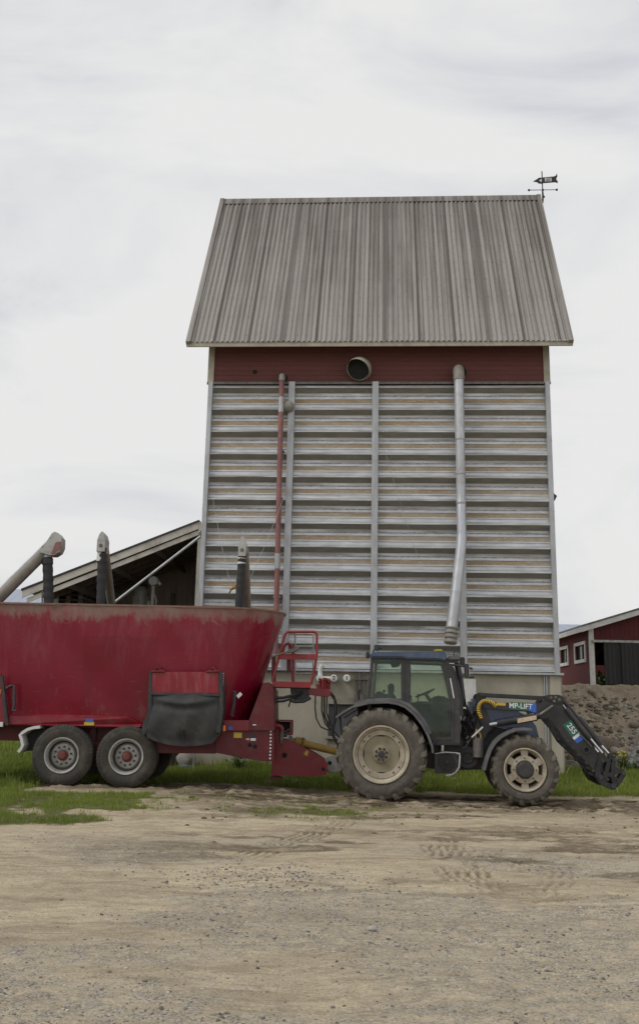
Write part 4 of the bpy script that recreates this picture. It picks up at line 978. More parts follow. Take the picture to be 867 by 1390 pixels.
for py in (861, 877.5, 897, 914.5): mb.tube(TR.p3([(400.5, py), (425, py)], dl), .018, 8)
mb.build('grey_ladder', 'rim_grey', PF)
mb = MB(); mb.prism(TR.pl([(394, 933), (420, 933), (420, 944), (418, 952), (399, 952), (394, 940)], pd+.2), pd+.2, pd+.6); mb.build('valve_block', 'black_paint', MIX, bevel=.01)
mb = MB()
for pts, r in (([(372, 948, .5), (384, 947.5, .55), (398, 944, .6), (410, 940, .7)], .03), ([(372, 953, .5), (385, 952, .55), (397, 948, .6), (407, 943, .7)], .024), ([(394, 951, .6), (400, 953, .5), (412, 952.5, .5), (421, 948, .6)], .03), ([(395, 950, .6), (393, 955, .6), (391.5, 960, .6)], .014)): mb.tube(TR.p3(pts), r, 8)
mb.build('hydraulic_hose', 'black_rubber', MIX)
mb = MB(); mb.prism(TR.pl([(418, 936), (422, 934.5), (444, 935), (449, 939), (449.5, 943), (446, 946.5), (430, 945), (418.5, 943)], .7), .7, .95); HR = mb.build('hose_rack', 'red', MIX, bevel=.015)
mb = MB(); rs = random.Random(3)
for px in (434.5, 437.5, 440.5, 443.5, 446.5):
    tp = 921+rs.random()*4; mb.tube(TR.p3([(px, 936), (px+rs.random()-.5, tp)], .72+rs.random()*.15), .028, 8); mb.tube(TR.p3([(px, tp+2), (px, tp-1)], .74), .038, 8)
mb.prism(TR.pl([(428, 928), (433, 930), (436, 936), (430, 936)], .8), .78, .86); mb.build('hose_coupling', 'red_bright', HR, bevel=.003)
mb = MB()
for pts, r in (([(428, 945), (427.5, 960), (429, 975), (435, 987), (444, 991), (450, 988), (454, 975)], .014), ([(437, 945), (436.5, 965), (441, 982), (448, 991), (454, 994), (462, 1003)], .016), ([(440, 945), (440, 970), (446, 986), (452, 985), (455, 965), (454, 950), (449, 943)], .02), ([(443.5, 945), (443, 968), (449, 984), (455, 980), (457, 960)], .016), ([(448, 940), (453, 946), (456, 956), (456.5, 972), (452, 987), (451, 997), (457, 1009), (466, 1016)], .026)):
    P = TR.p3(pts, .75); mb.tube(P, r, 8)
mb.build('hanging_hose', 'black_rubber', HR)
# broom
a = TR.p(388, 886, pd-.12)
BR = thing('broom', TR, 'worn dark broom with thin wooden handle lying across the red access rail', 'broom')
mb = MB(); mb.tube([TR.p(368, 892, pd-.12), TR.p(397, 882.5, pd-.1)], .017, 8); mb.build('handle', 'wood', BR)
mb = MB(); mb.prism(TR.pl([(391, 883.5), (397, 880.5), (404, 877.5), (407, 878.5), (406.5, 881), (402, 884.5), (396, 886), (391, 886.5)], pd-.16), pd-.18, pd-.04); mb.build('broom_head', 'wood_dark', BR, bevel=.01)
# ================================================================== AUGERS above the tub
def sock(F_, pts, r, par, name='rubber_sock'):
    P = [Vector(p) for p in F_.p3(pts)]; n = 26; Q = []; rr = []
    seg = [(P[i], P[i+1]) for i in range(len(P)-1)]
    for i in range(n+1):
        t = i/n*len(seg); k = min(int(t), len(seg)-1); Q.append(tuple(seg[k][0].lerp(seg[k][1], t-k))); rr.append(r*(1+.05*math.sin(i*1.9)+.03*math.sin(i*4.1)))
    mb = MB(); mb.tube(Q, r, 20, rs=rr, cap=True); return mb.build(name, 'black_rubber', par)
AY = 1.0
a1 = thing('grain_auger', TR, 'slanting grain auger at far left with boxy spout and short black sock', 'auger', 'grain augers over the mixer')
P0 = Vector(TR.p(62, 748, AY)); P1 = Vector(TR.p(-8, 818, AY)); D = P1-P0
mb = MB(); mb.tube([tuple(P0), tuple(P0+D*1.0), tuple(P0+D*3.2-Vector((0, 0, 0)))], .125, 24); mb.build('auger_tube', 'pipe_dusty', a1)
mb = MB(); mb.tube([tuple(P0+D*-.1+Vector((-.06, 0, .115))), tuple(P0+D*3.0+Vector((-.06, 0, .115)))], .03, 8); mb.build('tube_seam', 'zinc_post', a1)
hd = [(54, 750), (70, 724), (74, 721.5), (79, 723.5), (83.5, 730), (83, 742), (80, 749), (73, 753.5), (67, 753.5)]
mb = MB(); mb.prism(TR.pl(hd, AY-.17), AY-.17, AY+.17); mb.build('auger_head', 'rim_grey', a1, bevel=.004)
mb = MB(); mb.prism(TR.pl([(75.5, 736), (82.7, 735), (82.5, 743), (73, 752), (69, 752)], AY-.185), AY-.185, AY-.172); mb.build('inspection_door', 'pipe_red', a1, bevel=.004)
mb = MB(); mb.tube(TR.p3([(64.5, 752, AY), (64.5, 759, AY)]), .1, 20); mb.build('spout_collar', 'zinc', a1)
sock(TR, [(64.3, 757, AY), (65.5, 790, AY), (66, 822, AY), (67, 850, AY)], .105, a1)
mb = MB(); mb.tube(TR.p3([(64.3, 758.5, AY), (64.4, 766, AY)]), .118, 20); mb.build('sock_clamp', 'black_paint', a1)
mb = MB()
for i in range(9): q = TR.p(57.5-.3*(i % 2), 804+i*2.6, AY); mb.ball((q[0], q[1], q[2]), .02, 6, 4, (1, .6, 1.4))
mb.build('hanging_chain', 'steel_dull', a1)
def auger_back(label, px, ptop, tubepts, sockpts, hr, r, sr):
    t = thing('grain_auger', TR, label, 'auger', 'grain augers over the mixer')
    mb = MB(); mb.tube(TR.p3(tubepts), r, 24); mb.build('auger_tube', 'pipe_dusty', t)
    q = TR.p(px, ptop, AY)
    x, _, z = q
    mb = MB(); mb.box(x-hr, x+hr, AY-.12, AY+.3, z-.36, z-.1); mb.prism([(x-hr, z-.1), (x+hr, z-.1), (x+hr*.6, z+.02), (x, z+.08), (x-hr*.6, z+.02)], AY-.1, AY+.3); mb.build('auger_head', 'rim_grey', t, bevel=.004)
    mb = MB(); mb.lathe(x, z-.23, [(0, AY-.14), (.03, AY-.14), (.04, AY-.12)], 16); mb.build('head_bearing', 'steel_dull', t)
    mb = MB(); mb.tube([(x, AY-.0, z-.36), (x-.01, AY, z-.55)], sr*.98, 20); mb.build('spout_collar', 'white', t)
    sock(TR, sockpts, sr, t)
    s0 = Vector(TR.p3(sockpts)[0]); s1 = Vector(TR.p3(sockpts)[1]); mb = MB(); mb.tube([tuple(s0), tuple(s0.lerp(s1, .25))], sr*1.1, 20); mb.build('sock_clamp', 'black_paint', t)
    return t
auger_back('grain auger seen end-on with a wide black sock, middle of the three over the mixer', 139.5, 727, [(141, 742, 1.2), (147.5, 790, 3.4), (153, 835, 4.8)], [(138.5, 744, AY), (138, 765, AY), (137.5, 800, AY), (136.5, 835, AY)], .085, .10, .092)
t3 = auger_back('rightmost grain auger with a slim black sock in front of the tower corner', 329.5, 733, [(330.5, 746, 1.2), (333, 790, 2.2), (334.5, 840, 3.2)], [(329, 752, AY), (327.5, 770, AY), (325.5, 800, AY), (323.5, 840, AY)], .08, .11, .085)
mb = MB(); mb.tube(TR.p3([(329, 744, AY), (329, 754, AY)]), .08, 16); mb.build('wood_collar', 'wood', t3)
mb = MB(); mb.tube(TR.p3([(311, 805, 1.6), (317, 796, 1.4), (326, 790, 1.2)]), .018, 6); mb.tube(TR.p3([(313, 800, 1.6), (320, 797, 1.3)]), .03, 6); mb.build('tie_rope', 'yellow', t3)
# ================================================================== TRACTOR
_r = ray(516.5, 1089); _t = -(CAMH)/_r.z; TO = CO+_r*_t
TT = Fr((TO.x, TO.y, 0), -6.0)
print('TRACTOR at', TO, 'front', TT.h(712.5, 1095, .1))
TRK = thing('farm_tractor', TT, 'dusty blue farm tractor with a black front loader and cream wheel rims parked facing right', 'tractor')
def T(px, py, d=0): return TT.h(px, py, d)
def tb(name, pts, y0, y1, m, par=TRK, bevel=.0, smooth=True, d=None):
    mb = MB(); mb.prism(TT.pl(pts, y0 if d is None else d), y0, y1); return mb.build(name, m, par, bevel=bevel, smooth=smooth)
# --- rear wheels
rc = T(517.2, 1027, 0); Rr_ = (T(580, 1027, 0)[0]-T(455, 1027, 0)[0])/2; rimr = Rr_*37.5/62.5
print('REAR R', Rr_, 'rim', rimr)
tyr = tyre_mb(Rr_, rimr, .50, 20, .036, .30)
rm = MB(); q = rimr
rm.lathe(0, 0, [(q, .06), (q+.014, .02), (q+.008, .0), (q-.012, .0), (q-.022, .03), (q-.03, .065), (q-.055, .085), (q-.06, .12), (q*.87, .135), (q*.85, .12), (q*.70, .12), (q*.685, .128), (q*.68, .17)], 72)
rm2 = MB(); rm2.lathe(0, 0, [(q*.68, .14), (q*.66, .155), (q*.40, .165), (q*.34, .15), (q*.30, .12), (q*.29, .105), (q*.26, .10), (q*.14, .10), (q*.13, .08), (0, .07)], 72)
rm3 = MB()
for k in range(8):
    a = 2*math.pi*k/8+.3; x, z = q*.205*math.cos(a), q*.205*math.sin(a); rm3.lathe(x, z, [(0, .075), (.02, .077), (.026, .085), (.028, .1)], 6)
rm3.lathe(0, 0, [(0, .05), (q*.11, .055), (q*.125, .075), (q*.125, .1)], 24)
for k in range(4):
    a0 = math.pi/2*k+math.pi/4
    for s_ in (-.18, .18): x, z = q*.77*math.cos(a0+s_), q*.77*math.sin(a0+s_); rm3.lathe(x, z, [(0, .10), (.014, .102), (.016, .12)], 8)
slots = []
for k in range(4):
    a0 = math.pi/2*k; sm = MB()
    for i in range(12):
        t0 = a0-.25+.5*i/12; t1 = a0-.25+.5*(i+1)/12
        w0 = .018*math.sin(math.pi*i/12)+.001; w1 = .018*math.sin(math.pi*(i+1)/12)+.001; rr_ = q*.665
        sm.add([(rr_*math.cos(t0), .147, rr_*math.sin(t0)), (rr_*math.cos(t1), .147, rr_*math.sin(t1)), ((rr_-w1)*math.cos(t1), .149, (rr_-w1)*math.sin(t1)), ((rr_-w0)*math.cos(t0), .149, (rr_-w0)*math.sin(t0))], [(0, 1, 2, 3)])
    slots.append(('disc_slot', sm, 'black_in'))
mk_wheel(TRK, tyr, ['tyre', 'tyre_lug'], [('rim', rm, 'cream'), ('wheel_disc', rm2, 'cream_dusty'), ('hub', rm3, 'frame_dark')]+slots,
         [((rc[0], 0, Rr_-.012), 0, 0), ((rc[0], 2.30, Rr_-.012), math.pi, .3)])
# --- front wheels
fc = T(712.7, 1047.8, .1); Rf = (T(760, 1048, .1)[0]-T(664, 1048, .1)[0])/2; q = Rf*28.5/48
tyf = tyre_mb(Rf, q, .40, 18, .032, .27)
fm = MB(); fm.lathe(0, 0, [(q, .06), (q+.012, .02), (q+.006, .0), (q-.012, .0), (q-.02, .03), (q-.03, .07), (q-.05, .10), (q-.07, .24), (q*.78, .27)], 64)
f2 = MB()
# disc with six windows: spokes as plates
hubr = q*.68
f2.lathe(0, 0, [(hubr, .09), (hubr-.015, .06), (q*.45, .055), (q*.42, .07), (0, .075)], 64)
for k in range(6):
    a = 2*math.pi*k/6+math.pi/6; hw = .20
    pts = [((hubr-.02)*math.cos(a-hw*1.25), (hubr-.02)*math.sin(a-hw*1.25)), ((q-.035)*math.cos(a-hw), (q-.035)*math.sin(a-hw)), ((q-.03)*math.cos(a), (q-.03)*math.sin(a)), ((q-.035)*math.cos(a+hw), (q-.035)*math.sin(a+hw)), ((hubr-.02)*math.cos(a+hw*1.25), (hubr-.02)*math.sin(a+hw*1.25))]
    f2.prism(pts, .075, .10)
f3 = MB(); f3.lathe(0, 0, [(0, -.03), (q*.34, -.025), (q*.38, -.01), (q*.40, .02), (q*.43, .06), (q*.43, .08)], 10)
for k in range(8):
    a = 2*math.pi*k/8; x, z = q*.55*math.cos(a), q*.55*math.sin(a); f3.lathe(x, z, [(0, .03), (.012, .032), (.015, .06)], 6)
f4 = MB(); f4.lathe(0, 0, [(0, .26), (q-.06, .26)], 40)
mk_wheel(TRK, tyf, ['tyre', 'tyre_lug'], [('rim', fm, 'cream'), ('wheel_disc', f2, 'cream'), ('hub', f3, 'frame_dark'), ('brake_shadow', f4, 'black_in')],
         [((fc[0], .1, Rf-.012), 0, 0), ((fc[0], 2.2, Rf-.012), math.pi, .3)])
# --- chassis, axle, engine
tb('chassis', [(480, 985), (585, 985), (600, 1000), (672, 1005), (720, 1010), (735, 1028), (700, 1036), (664, 1045), (600, 1046), (560, 1040), (480, 1040)], .8, 1.5, 'black_paint', bevel=.02)
mb = MB(); mb.tube([(rc[0], .3, Rr_), (rc[0], 2.0, Rr_)], .14, 16); mb.build('rear_axle', 'frame_dark', TRK)
mb = MB(); mb.tube([(fc[0], .35, Rf), (fc[0], 1.95, Rf)], .09, 16); mb.build('front_axle', 'frame_dark', TRK)
tb('engine_block', [(628, 962), (660, 966), (722, 985), (728, 1012), (640, 1030), (626, 1020)], .82, 1.45, 'frame_dark', bevel=.02)
# hood
hp = [(636, 947.5), (655, 951), (680, 957), (698, 963), (710, 969), (721, 977), (728, 986), (732, 1002), (730, 1008), (700, 994), (668, 986), (655, 984), (637, 984)]
tb('engine_hood', hp, .68, 1.52, 'blue', bevel=.07)
mb = MB()
for i in range(7): a = T(662+i*5, 988+i*1.2, .66); mb.box(a[0], a[0]+.03, .672, .69, a[1]-.11, a[1]+.0)
mb.build('hood_grille', 'black_in', TRK)
a0 = T(722, 980, .68); 
tb('front_weight_frame', [(722, 1000), (737, 1003), (738, 1020), (722, 1024)], .8, 1.4, 'black_paint', bevel=.02)
# fan housing, pipes, tank
tb('fan_housing', [(589, 1023), (621, 1022.5), (622, 1050), (590, 1050.5)], .38, .7, 'frame_dark', bevel=.015)
c = T(606, 1035, .37); r = .155
mb = MB(); mb.lathe(c[0], c[1], [(r*.94, .345), (r, .345), (r, .38)], 32)
for k in range(11):
    an = 2*math.pi*k/11; mb.bar((c[0]+.05*math.cos(an), .36, c[1]+.05*math.sin(an)), (c[0]+r*.95*math.cos(an+.35), .365, c[1]+r*.95*math.sin(an+.35)), .01, .03)
mb.lathe(c[0], c[1], [(0, .335), (.045, .34), (.05, .37)], 16); mb.build('cooling_fan', 'black_rubber', TRK)
mb = MB(); mb.tube(TT.p3([(590, 1023.5), (604, 1021.5), (620, 1022.5), (623.5, 1024)], .34), .013, 8); mb.tube(TT.p3([(619, 1023), (623.5, 1023.5), (624, 1028), (623, 1042), (618.5, 1049), (612, 1052.5), (605, 1053.5)], .33), .02, 10); mb.build('steel_pipe', 'rim_grey', TRK)
mb = MB(); a = T(600, 1014, .5); mb.lathez(a[0], .5, [(0, a[1]-.1), (.045, a[1]-.1), (.05, a[1]+.04), (.03, a[1]+.05), (.03, a[1]+.08), (.05, a[1]+.085), (.05, a[1]+.12), (0, a[1]+.12)], 16); mb.build('oil_filter', 'chrome', TRK)
a = T(648, 1018, .6); mb = MB(); mb.tube([(a[0], .45, a[1]+.22), (a[0], .45, a[1]-.13)], .1, 20); mb.build('air_tank', 'steel_dull', TRK, bevel=.0)
mb = MB(); mb.lathe(*T(634, 1028, .6), [(0, .5), (.2, .5), (.21, .52), (.21, .62)], 28); mb.lathe(*T(634, 1028, .6), [(.08, .49), (.1, .48), (.12, .49)], 20); mb.build('side_pulley', 'black_rubber', TRK)
# step
tb('cab_step', [(592, 1008), (622, 1008), (622, 1012), (592, 1012)], .3, .6, 'black_paint', bevel=.01)
tb('tank_box', [(586, 1005), (628, 1005), (628, 1022), (590, 1022)], .6, .8, 'frame_dark', bevel=.02)
# front fender arcs
ff = [(722.7, 991.2), (712, 990.2), (700, 991), (690, 995), (680, 1000.5), (672, 1008), (666, 1017.5), (661.5, 1029), (658.5, 1040), (656.8, 1046.5)]
for y0 in (.08, 1.78):
    mb = MB(); mb.strip(TT.pl(ff, .08), .06, y0, y0+.42); mb.build('front_fender', 'fender_grey', TRK, bevel=.012)
# rear fenders
rf = [(455.5, 974.5), (466, 967), (478, 960), (500, 954.5), (526, 953.5), (540, 956), (550, 960), (562, 970), (573, 984), (581, 999), (586.5, 1014), (587.5, 1023)]
for y0, y1 in ((.02, .5), (1.8, 2.28)):
    mb = MB(); mb.strip(TT.pl(rf, .02), .045, y0, y1); mb.build('rear_fender', 'fender_grey', TRK, bevel=.01)
ru = [(480, 957), (500, 951.5), (527, 950), (541, 952), (554, 957), (566, 968), (576, 981), (584, 997)]
for y0, y1 in ((.2, .6), (1.7, 2.1)):
    mb = MB(); mb.strip(TT.pl(ru, .2), .07, y0, y1); mb.build('fender_top', 'fender_grey', TRK, bevel=.012)
tb('fender_inner', [(484, 960), (500, 954), (527, 952), (543, 955), (556, 962), (570, 980), (582, 1004), (586, 1020), (560, 1024), (490, 1000)], .56, .60, 'black_in')
# --- cab
cy0, cy1 = .34, 1.96
DK = 'frame_dark'
CAB = thing('cab', TT, None, None); 
CAB.parent = TRK; CAB.location = (0, 0, 0); CAB.rotation_euler = (0, 0, 0)
def loop_frame(pts, th, y, name='window_frame', par=CAB, w=.07):
    P = TT.pl(pts, cy0); mb = MB()
    for i in range(len(P)):
        a, b_ = P[i], P[(i+1) % len(P)]; dx_, dz_ = b_[0]-a[0], b_[1]-a[1]; L = math.hypot(dx_, dz_); e = th*.5
        a = (a[0]-dx_/L*e, a[1]-dz_/L*e); b_ = (b_[0]+dx_/L*e, b_[1]+dz_/L*e)
        off = .0015*(i % 2)
        mb.strip([a, b_], th, y-off, y+w+off)
    return mb.build(name, DK, par, bevel=.006)
rw = [(505.5, 893.5), (546, 893.5), (546.5, 951), (500.5, 949)]
dw = [(554, 894.5), (601.5, 896.5), (606, 910), (614.5, 950), (613.5, 1003), (587, 1003), (567, 968), (553.5, 953)]
def ring2(pts): return pts
for y in (cy0, cy1-.07):
    a = loop_frame(rw, .06, y); b_ = loop_frame(dw, .06, y, 'door_frame')
    yy = y+.02 if y < 1 else y+.04
    mb = MB(); mb.prism(TT.pl(rw, cy0), yy, yy+.006); mb.build('window_pane', 'glass', a, smooth=False)
    mb = MB(); mb.prism(TT.pl(dw, cy0), yy, yy+.006); mb.build('door_pane', 'glass', b_, smooth=False)
    if y < 1:
        mb = MB(); q0 = T(609, 968, cy0-.03); mb.box(q0[0]-.02, q0[0]+.03, cy0-.05, cy0, q0[1]-.1, q0[1]+.05); mb.build('door_handle', 'black_paint', b_, bevel=.006)
        mb = MB(); mb.bar(TT.p(565, 953.5, cy0+.1), TT.p(613, 954.5, cy0+.1), .04, .04); mb.build('door_bar', 'black_paint', b_)
for y in (cy0+.01, cy1-.08):
    mb = MB(); mb.prism(TT.pl([(546.5, 890), (554.5, 890), (554.5, 957), (546.8, 953)], cy0), y, y+.08); mb.prism(TT.pl([(602, 893), (606.5, 893), (619, 925), (625, 952), (624, 1012), (587, 1012), (587, 1004), (613.5, 1004), (615, 950)], cy0), y, y+.1)
    mb.build('cab_pillar', DK, CAB, bevel=.008)
mb = MB(); a = T(500, 951, cy0); b_ = T(504, 891, cy0)   # rear cross bars
mb.box(a[0]-.02, a[0]+.05, cy0, cy1, a[1]-.35, a[1]+.02); mb.box(b_[0]-.02, b_[0]+.04, cy0, cy1, b_[1]-.06, b_[1]); mb.build('rear_crossbar', DK, CAB, bevel=.006)
mb = MB(); a = T(622, 960, cy0); a2 = T(622, 1011, cy0); mb.box(a[0]-.03, a[0]+.04, cy0+.1, cy1-.1, a2[1], a[1]); mb.build('fire_wall', 'black_paint', CAB, bevel=.006)
mb = MB(); a = T(585, 1008, cy0); mb.box(a[0]-1.2, T(624, 1000, cy0)[0], cy0+.1, cy1-.1, a[1]-.05, a[1]); mb.build('cab_floor', 'black_paint', CAB)
# windscreen (front) and rear screen
P = TT.pl([(603.5, 897), (621, 950)], cy0)
mb = MB(); mb.add([(P[0][0], cy0+.1, P[0][1]), (P[1][0], cy0+.1, P[1][1]), (P[1][0], cy1-.1, P[1][1]), (P[0][0], cy1-.1, P[0][1])], [(0, 1, 2, 3)]); mb.build('windscreen', 'glass', CAB, smooth=False)
# roof
rp = [(500.5, 892.5), (503, 886.5), (506, 885), (545, 885.3), (556, 884.6), (590, 884.2), (602, 885), (606.5, 888), (607, 896), (603.5, 897.6), (596, 895.5), (552, 894.6), (546, 892.8)]
tb('cab_roof', rp, cy0-.08, cy1+.08, 'blue_dusty', CAB, bevel=.03, d=cy0-.08)
mb = MB(); mb.prism(TT.pl([(608, 890.5), (624, 891), (624, 896), (607, 896)], .6), .5, 1.8); mb.build('roof_visor', 'fender_grey', CAB, bevel=.01)
mb = MB(); mb.prism(TT.pl([(588, 884.5), (590, 881.8), (599, 881.8), (601, 884.5)], .7), .62, .82); mb.build('flat_beacon', 'yellow_label', CAB, bevel=.01)
# work lamps
def lamp(px, py, d, w, hh, face, nm='work_lamp'):
    x, z = T(px, py, d); mb = MB(); mb.box(x-w/2, x+w/2, d-.09, d+.09, z-hh/2, z+hh/2); o = mb.build(nm, 'black_paint', TRK, bevel=.015)
    mb = MB(); xx = x+face*(w/2+.002); mb.box(min(xx, xx+face*.006), max(xx, xx+face*.006), d-.07, d+.07, z-hh*.4, z+hh*.4); mb.build('lamp_lens', 'lamp', o); return o
lamp(499, 889.5, .5, .07, .12, -1); lamp(511, 879.5, .6, .1, .11, -1)
mb = MB(); mb.tube(TT.p3([(506, 886), (508, 880), (517, 880), (519, 882)], .6), .018, 8); mb.build('lamp_bracket', 'frame_dark', TRK)
lamp(633, 911, .45, .085, .26, 1); 
mb = MB(); mb.tube(TT.p3([(604, 902), (616, 903), (630, 904.5)], .45), .02, 8); mb.tube(TT.p3([(622, 903), (624, 918), (632, 918)], .45), .016, 8); mb.tube(TT.p3([(636, 907), (641, 908)], .42), .022, 8); mb.tube(TT.p3([(636, 919.5), (643.5, 919.5)], .42), .018, 8); mb.build('lamp_bracket', 'frame_dark', TRK)
lamp(627, 898, 1.5, .1, .16, 1)
# A pillar exhaust / intake and gas strut
mb = MB(); mb.tube(TT.p3([(609, 905), (613, 908), (617, 920), (621, 935), (624, 950), (626, 972)], .42), .05, 12); mb.tube(TT.p3([(620, 900), (624, 920), (627, 945), (629, 960)], .9), .06, 12); mb.build('intake_pipe', 'black_paint', TRK)
mb = MB(); mb.tube(TT.p3([(611, 921), (616, 948)], .34), .013, 8); mb.build('gas_strut', 'white', CAB)
mb = MB(); mb.tube(TT.p3([(618, 897), (619, 889.5), (621, 889)], .8), .012, 6); mb.tube(TT.p3([(616, 892), (616, 879)], .8), .012, 6); mb.build('antenna', 'black_paint', CAB)
# interior
mb = MB(); s0 = T(535, 962, .9); 
mb.box(s0[0]-.22, s0[0]+.3, .9, 1.42, s0[1]-.14, s0[1]); mb.prism(TT.pl([(528, 962), (534, 962), (535, 948), (532, 935), (527, 936), (525, 950)], .95), .92, 1.4); mb.build('seat', 'seat', CAB, bevel=.04)
mb = MB(); hh_ = T(528, 934, .95); mb.box(hh_[0]-.03, hh_[0]+.09, 1.02, 1.28, hh_[1]-.1, hh_[1]+.09); mb.build('headrest', 'seat', CAB, bevel=.03)
wc = Vector(TT.p(577, 941, 1.1)); tl = Vector((.92, 0, .40)).normalized(); nrm = Vector((-.40, 0, .92)).normalized(); rw_ = .2
ring = [tuple(wc+tl*rw_*math.cos(a)+Vector((0, 1, 0))*rw_*math.sin(a)) for a in [2*math.pi*k/28 for k in range(29)]]
mb = MB(); mb.tube(ring, .016, 8, cap=False)
for k in range(3): a = 2*math.pi*k/3; mb.tube([tuple(wc-nrm*.03), tuple(wc+tl*rw_*math.cos(a)+Vector((0, 1, 0))*rw_*math.sin(a))], .012, 6)
mb.tube([tuple(wc-nrm*.02), tuple(wc-nrm*.5+tl*.1)], .035, 10); mb.build('steering_wheel', 'black_paint', CAB)
tb('dashboard', [(582, 950), (592, 944), (606, 946), (614, 955), (613, 985), (604, 990), (598, 975), (586, 968)], .95, 1.35, 'interior', CAB, bevel=.03)
tb('side_console', [(549, 955), (566, 953), (580, 955), (592, 951), (608, 953), (614, 958), (613, 1000), (590, 1002), (574, 978), (562, 966)], 1.5, 1.8, 'interior', CAB, bevel=.03)
mb = MB()
for px, py, qx, qy in ((560, 958, 557, 946), (566, 958, 568, 944), (519, 950, 521, 938), (530, 950, 532, 930)): mb.tube([TT.p(px, py, 1.6), TT.p(qx, qy, 1.6)], .012, 6); q = TT.p(qx, qy, 1.6); mb.ball(q, .03, 8, 6)
mb.build('control_lever', 'black_paint', CAB)
tb('radio_box', [(529, 897), (541, 896), (543, 904), (531, 906)], 1.3, 1.6, 'interior', CAB, bevel=.02)
tb('fender_console', [(508, 949), (509, 940), (517, 938), (520, 942), (536, 943), (538, 949)], 1.6, 1.75, 'seat', CAB, bevel=.02)
# rear linkage
mb = MB(); mb.bar(TT.p(500, 1030, .9), TT.p(462, 1040, .9), .08, .1); mb.bar(TT.p(500, 1030, 1.4), TT.p(462, 1040, 1.4), .08, .1); mb.bar(TT.p(490, 985, .9), TT.p(464, 1037, .9), .05, .05); mb.build('lift_link', 'frame_dark', TRK)
mb = MB(); mb.tube(TT.p3([(461, 962), (462, 985), (464, 1000), (470, 1008)], .5), .018, 8); mb.tube(TT.p3([(487, 950), (486, 940), (489, 936)], 1.4), .02, 8); mb.build('rear_hose', 'black_rubber', TRK)
